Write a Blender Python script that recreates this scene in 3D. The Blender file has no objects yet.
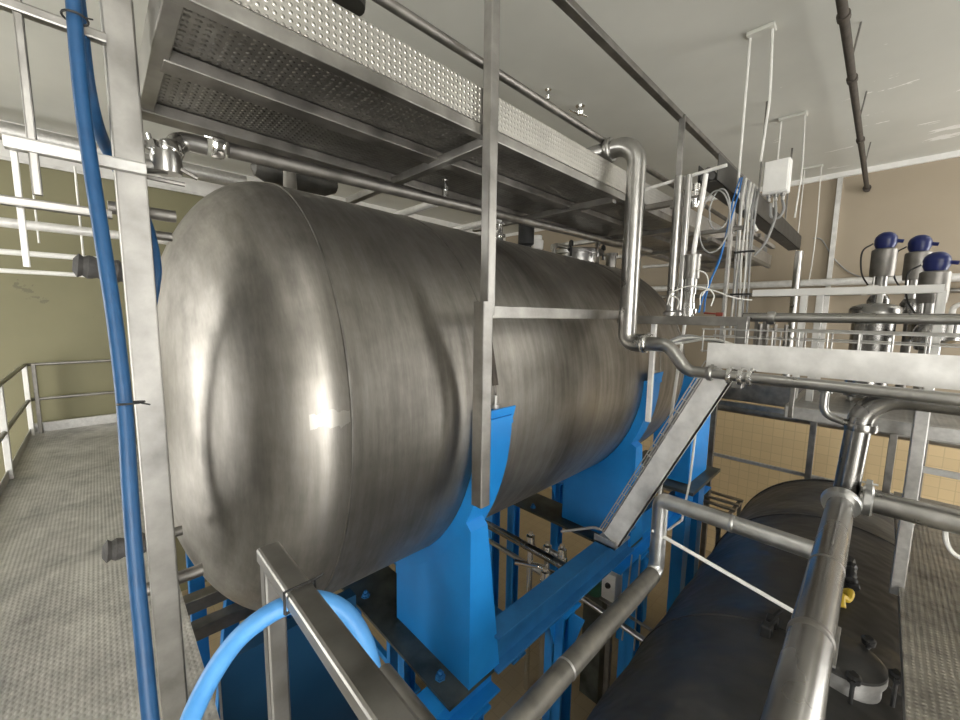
import bpy, bmesh, math, random
from mathutils import Vector as V, Matrix
random.seed(7)
SC = bpy.context.scene
COL = SC.collection
PI = math.pi

# ------------------------------------------------------------------ camera frame (X = along the big tank, Y = across, Z up)
F, CX, CY = 392.0, 480.0, 360.0
EYE = V((0, 0, 1.6))
def _d(p): return V((p[0]-CX, -(p[1]-CY), F))
AX = _d((885, 321)).normalized()
BX = _d((95, 310)); BX = (BX - AX*BX.dot(AX)).normalized()
ZX = AX.cross(BX)
if ZX.y < 0: ZX = -ZX
def ray(p):
    d = _d(p); return V((AX.dot(d), BX.dot(d), ZX.dot(d)))
def on(p, axis, val):          # point of the plane axis = val seen at a photo pixel
    r = ray(p); return EYE + r*((val-EYE[axis])/r[axis])
def dp(x, y, depth): return EYE + ray((x, y))*(depth/F)
cam = bpy.data.cameras.new('camera'); camo = bpy.data.objects.new('camera', cam); COL.objects.link(camo)
cam.sensor_width = 36; cam.lens = 36*F/960; cam.clip_start = 0.02; cam.clip_end = 100
right = V((AX.x, BX.x, ZX.x)); up = V((AX.y, BX.y, ZX.y)); fwd = V((AX.z, BX.z, ZX.z))
camo.matrix_world = Matrix(((right.x, up.x, -fwd.x, EYE.x), (right.y, up.y, -fwd.y, EYE.y), (right.z, up.z, -fwd.z, EYE.z), (0, 0, 0, 1)))
SC.camera = camo

# ------------------------------------------------------------------ materials
def nodes(name):
    m = bpy.data.materials.new(name); m.use_nodes = True
    nt = m.node_tree; b = nt.nodes['Principled BSDF']
    return m, nt, b
def N(nt, t, **kw):
    n = nt.nodes.new(t)
    for k, v in kw.items(): setattr(n, k, v)
    return n
def math_(nt, op, a, b=None, c=None):
    n = N(nt, 'ShaderNodeMath', operation=op)
    for i, v in enumerate((a, b, c)):
        if v is None: continue
        if isinstance(v, (int, float)): n.inputs[i].default_value = v
        else: nt.links.new(v, n.inputs[i])
    return n.outputs[0]
def coords(nt, scale=(1, 1, 1)):
    tc = N(nt, 'ShaderNodeTexCoord'); mp = N(nt, 'ShaderNodeMapping')
    mp.inputs['Scale'].default_value = scale
    nt.links.new(tc.outputs['Object'], mp.inputs['Vector']); return mp.outputs[0]
def noise(nt, vec, scale, detail=4, rough=0.55):
    n = N(nt, 'ShaderNodeTexNoise'); n.inputs['Scale'].default_value = scale
    n.inputs['Detail'].default_value = detail; n.inputs['Roughness'].default_value = rough
    nt.links.new(vec, n.inputs['Vector']); return n.outputs['Fac']
def ramp(nt, fac, stops):
    r = N(nt, 'ShaderNodeValToRGB')
    els = r.color_ramp.elements
    while len(els) < len(stops): els.new(0.5)
    for e, (p, c) in zip(els, stops):
        e.position = p; e.color = (*c, 1) if len(c) == 3 else c
    nt.links.new(fac, r.inputs[0]); return r.outputs[0]
def maprange(nt, fac, a, b, c, d):
    n = N(nt, 'ShaderNodeMapRange')
    for i, v in enumerate((a, b, c, d)): n.inputs[i+1].default_value = v
    nt.links.new(fac, n.inputs[0]); return n.outputs[0]
def bump(nt, h, strength, dist=0.01):
    b = N(nt, 'ShaderNodeBump'); b.inputs['Strength'].default_value = strength; b.inputs['Distance'].default_value = dist
    nt.links.new(h, b.inputs['Height']); return b.outputs[0]
def mat(name, c0, c1=None, rough=0.5, rough1=None, metal=0.0, scale=6, stretch=(1, 1, 1), bmp=0.0, bscale=None, detail=4, spec=None):
    m, nt, b = nodes(name)
    b.inputs['Metallic'].default_value = metal; b.inputs['Roughness'].default_value = rough
    if spec is not None: b.inputs['Specular IOR Level'].default_value = spec
    v = coords(nt, stretch); f = noise(nt, v, scale, detail)
    c1 = c1 or c0
    nt.links.new(ramp(nt, f, [(0.3, c0), (0.7, c1)]), b.inputs['Base Color'])
    if rough1 is not None: nt.links.new(maprange(nt, f, 0.3, 0.7, rough, rough1), b.inputs['Roughness'])
    if bmp: nt.links.new(bump(nt, noise(nt, v, bscale or scale*3, 3), bmp), b.inputs['Normal'])
    return m
M = {}
M['steel'] = mat('brushed_steel', (.22, .213, .20), (.42, .408, .385), .32, .46, 1, 6, bmp=.025, detail=7)
M['steel_dull'] = mat('dull_steel', (.19, .18, .17), (.34, .325, .30), .40, .56, 1, 9, bmp=.06, detail=7)
M['polished'] = mat('polished_steel', (.36, .355, .34), (.50, .49, .475), .26, .34, 1, 8)
M['chrome'] = mat('chrome', (.72, .72, .71), (.8, .8, .79), .12, .2, 1, 10)
M['pipe_dark'] = mat('dark_steel_pipe', (.25, .245, .235), (.34, .333, .32), .23, .30, 1, 3)
M['galv'] = mat('galvanised_steel', (.46, .455, .44), (.62, .61, .59), .38, .55, .8, 30)
M['foil'] = mat('aluminium_cladding', (.60, .60, .59), (.74, .74, .73), .32, .45, 1, 14, bmp=.15)
M['foil_grey'] = mat('grey_pipe_jacket', (.12, .115, .10), (.24, .225, .195), .45, .62, .6, 9, bmp=.1)
M['white'] = mat('white_paint', (.74, .73, .70), (.82, .81, .78), .4, .5, 0, 10)
M['whitemetal'] = mat('pale_painted_steel', (.60, .59, .565), (.80, .79, .765), .34, .48, .2, 10)
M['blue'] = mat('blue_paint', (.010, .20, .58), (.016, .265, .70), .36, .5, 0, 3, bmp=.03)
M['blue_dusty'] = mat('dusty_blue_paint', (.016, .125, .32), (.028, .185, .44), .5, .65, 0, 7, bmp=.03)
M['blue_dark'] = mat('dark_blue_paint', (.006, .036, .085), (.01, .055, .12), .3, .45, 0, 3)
M['hose'] = mat('blue_hose', (.009, .060, .16), (.014, .08, .20), .42, .52, 0, 20, bmp=.05)
M['hose_light'] = mat('light_blue_hose', (.06, .25, .58), (.085, .31, .66), .42, .5, 0, 20)
M['black'] = mat('black_plastic', (.012, .012, .012), (.03, .03, .03), .45, .6, 0, 10)
M['rubber'] = mat('grey_rubber', (.05, .048, .046), (.09, .086, .082), .7, .85, 0, 30, bmp=.3)
M['jacket'] = mat('black_tank_jacket', (.030, .030, .030), (.062, .060, .056), .36, .50, 0, 4, bmp=1.0, bscale=1.7, stretch=(1.3, .9, .9))
[n for n in M['jacket'].node_tree.nodes if n.type == 'BUMP'][0].inputs['Distance'].default_value = .06
M['navy'] = mat('navy_plastic', (.006, .012, .085), (.01, .02, .12), .3, .4, 0, 5)
M['cable_grey'] = mat('grey_cable', (.25, .25, .243), (.34, .34, .33), .5, .6, 0, 20)
M['cable_white'] = mat('white_cable', (.70, .69, .65), (.78, .77, .73), .5, .6, 0, 20)
M['cable_blue'] = mat('blue_air_line', (.02, .16, .50), (.03, .2, .55), .4, .5, 0, 20)
M['yellow'] = mat('yellow_plastic', (.70, .48, .03), (.8, .55, .05), .5, .6, 0, 10)
M['red'] = mat('red_plastic', (.20, .04, .025), (.26, .05, .03), .5, .6, 0, 10)
M['green'] = mat('green_paint', (.02, .10, .06), (.03, .14, .08), .45, .55, 0, 10)
M['tray_dark'] = mat('dark_tray_steel', (.05, .049, .045), (.10, .097, .09), .45, .6, .8, 8)
M['rust'] = mat('rusty_iron_pipe', (.05, .042, .034), (.10, .085, .07), .7, .85, .3, 12, bmp=.2)
M['plate_dirty'] = mat('grimy_steel_plate', (.05, .055, .045), (.15, .16, .14), .35, .55, .6, 5, bmp=.05)
M['floor_shade'] = mat('brown_floor_shade', (.05, .035, .02), (.08, .055, .03), .8, .9, 0, 5)  # unused brown, meant as painted shade on the floor

def tank_mat():
    m, nt, b = nodes('stained_tank_steel')
    b.inputs['Metallic'].default_value = 1
    v = coords(nt)
    streak = noise(nt, coords(nt, (7, .55, .55)), 2.2, 6, .62)      # bands running round the shell
    drip = noise(nt, coords(nt, (11, 3, .7)), 2.0, 5, .6)           # drips running down
    blot = noise(nt, v, 1.6, 5, .6)
    fine = noise(nt, coords(nt, (60, 8, 8)), 3, 3)
    s = math_(nt, 'ADD', math_(nt, 'MULTIPLY', streak, .25), math_(nt, 'MULTIPLY', drip, .22))
    s = math_(nt, 'ADD', s, math_(nt, 'MULTIPLY', blot, .53))
    col = ramp(nt, s, [(.33, (.14, .132, .118)), (.46, (.265, .25, .226)), (.58, (.38, .36, .33)), (.74, (.50, .48, .45))])
    mix = N(nt, 'ShaderNodeMixRGB', blend_type='MULTIPLY'); mix.inputs[0].default_value = .35
    nt.links.new(col, mix.inputs[1]); nt.links.new(ramp(nt, fine, [(.3, (.7, .7, .7)), (.7, (1, 1, 1))]), mix.inputs[2])
    # ground-down weld scar lying along the head
    sx = N(nt, 'ShaderNodeSeparateXYZ'); nt.links.new(v, sx.inputs[0])
    scar = math_(nt, 'LESS_THAN', math_(nt, 'ADD', math_(nt, 'ABSOLUTE', math_(nt, 'SUBTRACT', sx.outputs[2], 1.335)), math_(nt, 'MULTIPLY', math_(nt, 'SUBTRACT', noise(nt, coords(nt, (9, 9, 9)), 3, 4), .5), .09)), .028)
    scar = math_(nt, 'MULTIPLY', scar, math_(nt, 'LESS_THAN', sx.outputs[0], -1.905))
    scar = math_(nt, 'MULTIPLY', scar, math_(nt, 'GREATER_THAN', sx.outputs[0], -2.05))
    mx = N(nt, 'ShaderNodeMixRGB'); nt.links.new(math_(nt, 'MULTIPLY', scar, .30), mx.inputs[0]); nt.links.new(mix.outputs[0], mx.inputs[1]); mx.inputs[2].default_value = (.75, .72, .68, 1)
    nt.links.new(mx.outputs[0], b.inputs['Base Color'])
    b.inputs['Anisotropic'].default_value = .55
    tg = N(nt, 'ShaderNodeTangent', direction_type='RADIAL', axis='X'); nt.links.new(tg.outputs[0], b.inputs['Tangent'])
    r = maprange(nt, s, .35, .65, .52, .38)
    nt.links.new(r, b.inputs['Roughness'])
    nt.links.new(bump(nt, math_(nt, 'ADD', noise(nt, v, 2.2, 2), math_(nt, 'MULTIPLY', fine, .02)), .25, .03), b.inputs['Normal'])
    return m
M['tank'] = tank_mat()

def plate_mat(name, axes, pitch, base, metal=1.0, rough=.4, strength=1.0, dirt=.5, radius=.30, stagger=True, ax2=1.0):
    """embossed stud plate: rows of studs on a grid of the two given axes"""
    m, nt, b = nodes(name)
    b.inputs['Metallic'].default_value = metal
    v = coords(nt); sp = N(nt, 'ShaderNodeSeparateXYZ'); nt.links.new(v, sp.inputs[0])
    u = math_(nt, 'DIVIDE', sp.outputs[axes[0]], pitch); w = math_(nt, 'DIVIDE', sp.outputs[axes[1]], pitch*ax2)
    row = math_(nt, 'FLOOR', w)
    if stagger: u = math_(nt, 'ADD', u, math_(nt, 'MULTIPLY', math_(nt, 'FLOORED_MODULO', row, 2), .5))
    fu = math_(nt, 'SUBTRACT', math_(nt, 'FRACT', u), .5); fw = math_(nt, 'SUBTRACT', math_(nt, 'FRACT', w), .5)
    d = math_(nt, 'SQRT', math_(nt, 'ADD', math_(nt, 'POWER', fu, 2), math_(nt, 'POWER', fw, 2)))
    h = maprange(nt, d, 0, radius, 1, 0)
    h = math_(nt, 'SMOOTH_MIN', h, .7, .3)
    n1 = noise(nt, v, 2.2, 6, .65); n2 = noise(nt, v, 14, 4)
    s = math_(nt, 'ADD', math_(nt, 'MULTIPLY', n1, .7), math_(nt, 'MULTIPLY', n2, .3))
    dk = tuple(c*(1-dirt) for c in base)
    col = ramp(nt, s, [(.36, dk), (.62, base)])
    nt.links.new(col, b.inputs['Base Color'])
    nt.links.new(maprange(nt, s, .35, .65, rough+.18, rough), b.inputs['Roughness'])
    hh = math_(nt, 'ADD', h, math_(nt, 'MULTIPLY', n1, .6))
    nt.links.new(bump(nt, hh, strength, .006), b.inputs['Normal'])
    return m
M['kick'] = plate_mat('stud_plate_upright', (0, 2), .0235, (.60, .585, .55), 1, .30, .9, .2, .30, False)
M['deck'] = plate_mat('stud_plate_flat', (0, 1), .030, (.34, .33, .31), 1, .32, 1.0, .4, .33, False)
M['walk'] = plate_mat('walkway_stud_plate', (0, 1), .021, (.62, .61, .58), .55, .36, .5, .5, .42, False, 1.6)
M['walk_dark'] = plate_mat('worn_walkway_plate', (0, 1), .024, (.50, .475, .42), .8, .30, .5, .6, .40, True)
M['landing'] = plate_mat('landing_stud_plate', (0, 1), .024, (.42, .42, .41), 1, .36, .8, .3, .38, True)

def ceiling_mat():
    m, nt, b = nodes('peeling_ceiling_paint')
    b.inputs['Roughness'].default_value = .55
    v = coords(nt); n1 = noise(nt, v, .55, 4, .6); n2 = noise(nt, coords(nt, (3.0, .9, 1)), 1.3, 8, .62)
    sp = N(nt, 'ShaderNodeSeparateXYZ'); nt.links.new(v, sp.inputs[0])
    zone = maprange(nt, sp.outputs[0], 4.0, 7.4, 0, .06)
    zone2 = maprange(nt, sp.outputs[1], 2.0, -1.5, -.06, .03)
    flake = math_(nt, 'GREATER_THAN', math_(nt, 'ADD', math_(nt, 'ADD', n2, zone), zone2), .655)
    base = ramp(nt, n1, [(.3, (.50, .50, .455)), (.7, (.60, .595, .545))])
    mix = N(nt, 'ShaderNodeMixRGB'); nt.links.new(flake, mix.inputs[0]); nt.links.new(base, mix.inputs[1]); mix.inputs[2].default_value = (.82, .81, .78, 1)
    nt.links.new(mix.outputs[0], b.inputs['Base Color'])
    nt.links.new(bump(nt, math_(nt, 'ADD', math_(nt, 'MULTIPLY', flake, .6), n1), .3, .01), b.inputs['Normal'])
    return m
M['ceiling'] = ceiling_mat()
def wall_mat(name, base, base2, stain, thr, split=None, tile=None):
    m, nt, b = nodes(name)
    b.inputs['Roughness'].default_value = .6
    v = coords(nt); n1 = noise(nt, v, .7, 4); n2 = noise(nt, coords(nt, (1, 1, 1.4)), 1.4, 7, .65)
    col = ramp(nt, n1, [(.3, base), (.7, base2)])
    f = math_(nt, 'MULTIPLY', math_(nt, 'GREATER_THAN', n2, thr), .7)
    mix = N(nt, 'ShaderNodeMixRGB'); nt.links.new(f, mix.inputs[0]); nt.links.new(col, mix.inputs[1]); mix.inputs[2].default_value = (*stain, 1)
    out = mix.outputs[0]
    if tile:
        sp = N(nt, 'ShaderNodeSeparateXYZ'); nt.links.new(v, sp.inputs[0])
        cb = N(nt, 'ShaderNodeCombineXYZ'); nt.links.new(sp.outputs[1], cb.inputs[0]); nt.links.new(sp.outputs[2], cb.inputs[1])
        br = N(nt, 'ShaderNodeTexBrick'); br.offset = 0
        br.inputs['Scale'].default_value = 1; br.inputs['Brick Width'].default_value = .15; br.inputs['Row Height'].default_value = .15; br.inputs['Mortar Size'].default_value = .005
        br.inputs['Color1'].default_value = (*tile, 1); br.inputs['Color2'].default_value = (*[c*.93 for c in tile], 1); br.inputs['Mortar'].default_value = (*[c*.8 for c in tile], 1)
        nt.links.new(cb.outputs[0], br.inputs['Vector'])
        low = math_(nt, 'LESS_THAN', sp.outputs[2], split)
        mt = N(nt, 'ShaderNodeMixRGB'); nt.links.new(low, mt.inputs[0]); nt.links.new(out, mt.inputs[1]); nt.links.new(br.outputs['Color'], mt.inputs[2])
        out = mt.outputs[0]
        nt.links.new(maprange(nt, low, 0, 1, .6, .3), b.inputs['Roughness'])
    nt.links.new(out, b.inputs['Base Color'])
    return m
M['olive'] = wall_mat('stained_olive_wall', (.19, .178, .10), (.235, .218, .125), (.12, .11, .07), .66)
M['beige'] = wall_mat('beige_wall_over_tiles', (.335, .28, .205), (.38, .32, .24), (.30, .255, .195), .74, .35, (.68, .53, .31))
M['plain'] = wall_mat('plain_wall', (.30, .295, .28), (.35, .345, .33), (.3, .29, .27), .7)
def floor_mat():
    m, nt, b = nodes('tan_floor_tiles'); v = coords(nt)
    br = N(nt, 'ShaderNodeTexBrick'); br.offset = 0
    br.inputs['Scale'].default_value = 1; br.inputs['Brick Width'].default_value = .2; br.inputs['Row Height'].default_value = .2; br.inputs['Mortar Size'].default_value = .006
    br.inputs['Color1'].default_value = (.37, .29, .175, 1); br.inputs['Color2'].default_value = (.345, .27, .165, 1); br.inputs['Mortar'].default_value = (.31, .245, .148, 1)
    nt.links.new(v, br.inputs['Vector']); nt.links.new(br.outputs['Color'], b.inputs['Base Color']); b.inputs['Roughness'].default_value = .35
    return m
M['floor'] = floor_mat()
def glow(name, c, s):
    m, nt, b = nodes(name); b.inputs['Base Color'].default_value = (*c, 1)
    b.inputs['Emission Color'].default_value = (*c, 1); b.inputs['Emission Strength'].default_value = s; return m
M['day'] = glow('daylit_pane', (1.0, .985, .945), 15.0)
M['lamp'] = glow('added_lamp_diffuser', (1.0, .98, .93), 9.0)  # glow of the added strip lamps

# ------------------------------------------------------------------ mesh builder
class MB:
    def __init__(s): s.bm = bmesh.new()
    def add(s, vs, fs, smooth=False):
        bv = [s.bm.verts.new(v) for v in vs]
        for f in fs:
            try:
                fc = s.bm.faces.new([bv[i] for i in f]); fc.smooth = smooth
            except ValueError: pass
        return s
    def box(s, x0, x1, y0, y1, z0, z1):
        x0, x1 = sorted((x0, x1)); y0, y1 = sorted((y0, y1)); z0, z1 = sorted((z0, z1))
        vs = [(x0, y0, z0), (x1, y0, z0), (x1, y1, z0), (x0, y1, z0), (x0, y0, z1), (x1, y0, z1), (x1, y1, z1), (x0, y1, z1)]
        return s.add(vs, [(3, 2, 1, 0), (4, 5, 6, 7), (0, 1, 5, 4), (1, 2, 6, 5), (2, 3, 7, 6), (3, 0, 4, 7)])
    def rbox(s, x0, x1, y0, y1, z0, z1, b=.006, seg=2):
        t = MB(); t.box(x0, x1, y0, y1, z0, z1)
        bmesh.ops.bevel(t.bm, geom=t.bm.edges[:], offset=b, segments=seg, profile=.5, affect='EDGES')
        return s.merge(t)
    def merge(s, t, mtx=None):
        me = bpy.data.meshes.new('tmp'); t.bm.to_mesh(me); t.bm.free()
        if mtx is not None: me.transform(mtx)
        s.bm.from_mesh(me); bpy.data.meshes.remove(me); return s
    def beam(s, p, q, w, h, up=(0, 0, 1), b=.004):
        """box section from p to q, w wide and h high along up, with rounded arrises"""
        p, q = V(p), V(q); d = (q-p).normalized(); u = V(up)
        if abs(d.dot(u)) > .98: u = V((1, 0, 0))
        x = d.cross(u).normalized(); y = x.cross(d).normalized()
        b = min(b, w*.4, h*.4); pr = []
        for sx, sy, a0 in ((1, 1, 0), (-1, 1, 90), (-1, -1, 180), (1, -1, 270)):
            for k in range(3):
                a = math.radians(a0+45*k); pr.append((sx*(w/2-b)+b*math.cos(a), sy*(h/2-b)+b*math.sin(a)))
        n = len(pr); vs = [p+x*a+y*c for a, c in pr]+[q+x*a+y*c for a, c in pr]
        fs = [(i, (i+1) % n, n+(i+1) % n, n+i) for i in range(n)]+[tuple(range(n))[::-1], tuple(range(n, 2*n))]
        return s.add(vs, fs, False)
    def tube(s, path, r, seg=14, cap=True):
        path = [V(p) for p in path]; n = len(path); rs = r if isinstance(r, (list, tuple)) else [r]*n
        t = (path[1]-path[0]).normalized(); u = t.orthogonal().normalized(); vs = []
        for i, p in enumerate(path):
            if i == 0: t2 = (path[1]-path[0]).normalized()
            elif i == n-1: t2 = (path[-1]-path[-2]).normalized()
            else: t2 = ((path[i+1]-p).normalized()+(p-path[i-1]).normalized()).normalized()
            u = (u - t2*u.dot(t2))
            u = u.normalized() if u.length > 1e-6 else t2.orthogonal().normalized()
            w = t2.cross(u)
            for k in range(seg):
                a = 2*PI*k/seg; vs.append(p+(u*math.cos(a)+w*math.sin(a))*rs[i])
        fs = []
        for i in range(n-1):
            for k in range(seg):
                a = i*seg+k; b = i*seg+(k+1) % seg; fs.append((a, b, b+seg, a+seg))
        s.add(vs, fs, True)
        if cap:
            s.add([vs[k] for k in range(seg)], [tuple(range(seg))[::-1]]); s.add(vs[-seg:], [tuple(range(seg))])
        return s
    def lathe(s, org, axis, prof, seg=28):
        """prof = [(distance along axis, radius)]"""
        org = V(org); t = V(axis).normalized(); u = t.orthogonal().normalized(); w = t.cross(u); vs = []
        for d, r in prof:
            for k in range(seg):
                a = 2*PI*k/seg; vs.append(org+t*d+(u*math.cos(a)+w*math.sin(a))*max(r, 1e-5))
        fs = []
        for i in range(len(prof)-1):
            for k in range(seg):
                a = i*seg+k; b = i*seg+(k+1) % seg; fs.append((a, b, b+seg, a+seg))
        s.add(vs, fs, True)
        if prof[0][1] > 1e-4: s.add(vs[:seg], [tuple(range(seg))[::-1]])
        if prof[-1][1] > 1e-4: s.add(vs[-seg:], [tuple(range(seg))])
        return s
    def ball(s, c, r, sc=(1, 1, 1), seg=16):
        vs = []; fs = []; m = seg//2
        for i in range(m+1):
            th = PI*i/m
            for k in range(seg):
                a = 2*PI*k/seg; vs.append((c[0]+r*sc[0]*math.sin(th)*math.cos(a), c[1]+r*sc[1]*math.sin(th)*math.sin(a), c[2]+r*sc[2]*math.cos(th)))
        for i in range(m):
            for k in range(seg):
                a = i*seg+k; b = i*seg+(k+1) % seg; fs.append((a+seg, b+seg, b, a))
        s.add(vs, fs, True); bmesh.ops.remove_doubles(s.bm, verts=s.bm.verts[-len(vs):] if hasattr(s.bm.verts, '__getitem__') and s.bm.verts.ensure_lookup_table() is None else s.bm.verts[:], dist=1e-5)
        return s
    def prism(s, poly, vec):
        vec = V(vec); poly = [V(p) for p in poly]; n = len(poly)
        vs = poly+[p+vec for p in poly]
        return s.add(vs, [(i, (i+1) % n, n+(i+1) % n, n+i) for i in range(n)]+[tuple(range(n))[::-1], tuple(range(n, 2*n))])
def root_of(o):
    while o.parent: o = o.parent
    return o
def obj(name, mb, m, parent=None, label=None):
    bm = mb.bm
    bmesh.ops.recalc_face_normals(bm, faces=bm.faces[:])
    me = bpy.data.meshes.new(name)
    if parent is not None:
        off = root_of(parent)['_o']; bmesh.ops.translate(bm, verts=bm.verts[:], vec=-V(off))
    for e in bm.edges:
        if len(e.link_faces) != 2 or not (e.link_faces[0].smooth and e.link_faces[1].smooth) or e.calc_face_angle(0) > math.radians(38): e.smooth = False
    bm.to_mesh(me); bm.free()
    me.materials.append(M[m] if isinstance(m, str) else m)
    o = bpy.data.objects.new(name, me); COL.objects.link(o)
    if parent is not None: o.parent = parent
    if label: o['label'] = label
    return o
def thing(name, label, cat, loc, group=None):
    o = bpy.data.objects.new(name, None); COL.objects.link(o); o.location = loc; o.empty_display_size = .1
    o['label'] = label; o['category'] = cat; o['_o'] = [float(c) for c in loc]
    if group: o['group'] = group
    return o
def single(name, mb, m, label, cat, group=None):
    mb.bm.verts.ensure_lookup_table()
    xs = [v.co for v in mb.bm.verts]; c = V((sum(v.x for v in xs)/len(xs), sum(v.y for v in xs)/len(xs), min(v.z for v in xs)))
    bmesh.ops.translate(mb.bm, verts=mb.bm.verts[:], vec=-c)
    o = obj(name, mb, m); o.location = c; o['label'] = label; o['category'] = cat
    if group: o['group'] = group
    return o
def struct(name, mb, m, parent=None):
    o = obj(name, mb, m, parent)
    if parent is None: o['kind'] = 'structure'
    o['_o'] = [0.0, 0.0, 0.0]
    return o
def fillet(pts, r, n=7):
    """polyline with rounded corners"""
    pts = [V(p) for p in pts]; out = [pts[0]]
    for i in range(1, len(pts)-1):
        a, b, c = pts[i-1], pts[i], pts[i+1]; u = (a-b); w = (c-b)
        rr = r[i-1] if isinstance(r, (list, tuple)) else r
        ang = u.angle(w)
        if ang > PI-.02: out.append(b); continue
        t = min(rr/math.tan(ang/2), u.length*.49, w.length*.49); rr = t*math.tan(ang/2)
        u.normalize(); w.normalize(); bis = (u+w).normalized(); cen = b+bis*(rr/math.sin(ang/2))
        p0 = b+u*t-cen; p1 = b+w*t-cen; tot = p0.angle(p1)
        for k in range(n+1):
            f = k/n; out.append(cen+(p0*math.sin((1-f)*tot)+p1*math.sin(f*tot))/max(math.sin(tot), 1e-6))
    out.append(pts[-1]); return out
def spline(pts, n=6):
    pts = [V(p) for p in pts]; q = [pts[0]*2-pts[1]]+pts+[pts[-1]*2-pts[-2]]; out = []
    for i in range(1, len(q)-2):
        a, b, c, d = q[i-1:i+3]
        for k in range(n):
            t = k/n; out.append(.5*((2*b)+(c-a)*t+(2*a-5*b+4*c-d)*t*t+(3*b-a-3*c+d)*t**3))
    out.append(pts[-1]); return out
def hose_obj(name, pts, r, m, label, cat, group=None, n=6, seg=10):
    return single(name, MB().tube(spline(pts, n), r, seg), m, label, cat, group)
def clamp_mb(c, ax, r, w=.022):
    """hygienic clamp: two half shells, a wing nut lug"""
    c = V(c); ax = V(ax).normalized(); mb = MB()
    mb.lathe(c-ax*w, ax, [(0, r*1.02), (0, r*1.30), (w*.4, r*1.42), (w*1.6, r*1.42), (w*2, r*1.30), (w*2, r*1.02)], 24)
    s = ax.orthogonal().normalized()
    mb.beam(c+s*r*1.3, c+s*r*2.0, w*1.5, w*1.2, up=ax, b=.002)
    mb.tube([c+s*r*1.75-ax*w*1.6, c+s*r*1.75+ax*w*1.6], w*.3, 8)
    return mb

# ------------------------------------------------------------------ the room
X0, X1, Y0, Y1, ZF, ZC = -4.0, 8.42, -4.0, 7.7, -3.0, 3.87
struct('floor', MB().box(X0, X1, Y0, Y1, ZF-.1, ZF), 'floor')
struct('ceiling', MB().box(X0, X1, Y0, Y1, ZC, ZC+.1), 'ceiling')
struct('wall_left', MB().box(X0, X1, Y1, Y1+.1, ZF, ZC), 'olive')
struct('wall_back', MB().box(X1, X1+.1, Y0, Y1, ZF, ZC), 'beige')
def wall_with_windows(name, axis, pos, thick, a0, a1, wins):
    mb = MB(); zs = (ZF, wins[0][2], wins[0][3], ZC)
    def bx(u0, u1, z0, z1):
        if axis == 'x': mb.box(pos, pos+thick, u0, u1, z0, z1)
        else: mb.box(u0, u1, pos, pos+thick, z0, z1)
    bx(a0, a1, zs[0], zs[1]); bx(a0, a1, zs[2], zs[3]); u = a0
    for w in wins: bx(u, w[0], zs[1], zs[2]); u = w[1]
    bx(u, a1, zs[1], zs[2])
    struct(name, mb, 'plain')
wf = [(-3.9, -3.2, -1.4, 3.5), (4.0, 6.0, -1.4, 3.5)]
wr = [(-2.5, .0, -2.2, 3.6), (5.2, 7.2, -2.2, 3.6)]
wall_with_windows('wall_front', 'x', X0-.1, .1, Y0, Y1, wf)
wall_with_windows('wall_right', 'y', Y0-.1, .1, X0, X1, wr)
wn = 0
for axis, wins in (('x', wf), ('y', wr)):
    for (u0, u1, z0, z1) in wins:
        wn += 1
        fr = MB(); pane = MB()
        bars = [(u0, u0+.06, z0, z1), (u1-.06, u1, z0, z1), (u0, u1, z0, z0+.06), (u0, u1, z1-.06, z1), ((u0+u1)/2-.025, (u0+u1)/2+.025, z0, z1), (u0, u1, (z0+z1)/2-.02, (z0+z1)/2+.02)]
        if axis == 'x':
            for b in bars: fr.box(X0-.07, X0-.02, *b)
            pane.box(X0-.08, X0-.075, u0, u1, z0, z1)
        else:
            for b in bars: fr.box(b[0], b[1], Y0-.07, Y0-.02, b[2], b[3])
            pane.box(u0, u1, Y0-.08, Y0-.075, z0, z1)
        w = struct('window_%d' % wn, fr, 'white'); obj('pane', pane, 'day', w)
# trims
t = 0
def trim(mb, m='white'):
    global t
    t += 1; struct('trim_%d' % t, mb, m)
trim(MB().box(X0, X1, Y1-.035, Y1, 3.44, ZC))                        # pale frieze above the olive wall
trim(MB().box(X0, X1, Y1-.06, Y1-.036, 3.40, 3.44), 'whitemetal')
trim(MB().box(X1-.05, X1, Y0, Y1-.05, ZC-.075, ZC))                  # cornice of the back wall
trim(MB().box(X1-.05, X1, .65, .71, .4, ZC-.08), 'whitemetal')           # pale cover strip down the back wall
struct('baseboard_left', MB().box(-.72, .24, Y1-.11, Y1-.06, 0, .12), 'galv')
# strip lamps added outside the view to brighten pipes, valves and tiled wall
for i, (lx, ly) in enumerate(((-2.4, -2.0), (-2.4, 3.6), (.1, .55), (5.0, -1.7), (7.2, -1.9))):
    L = thing('added_lamp', 'added strip lamp on the ceiling, %s' % ('behind the camera', 'near the left end of the walkway', 'right above the near handrail', 'over the landing with the valves', 'by the beige back wall')[i], 'lamp', (lx, ly, ZC-.09), 'added strip lamps on the ceiling')
    obj('housing', MB().box(lx-.75, lx+.75, ly-.1, ly+.1, ZC-.05, ZC), 'white', L)
    obj('diffuser', MB().rbox(lx-.72, lx+.72, ly-.08, ly+.08, ZC-.09, ZC-.05, .01), 'lamp', L)

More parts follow.
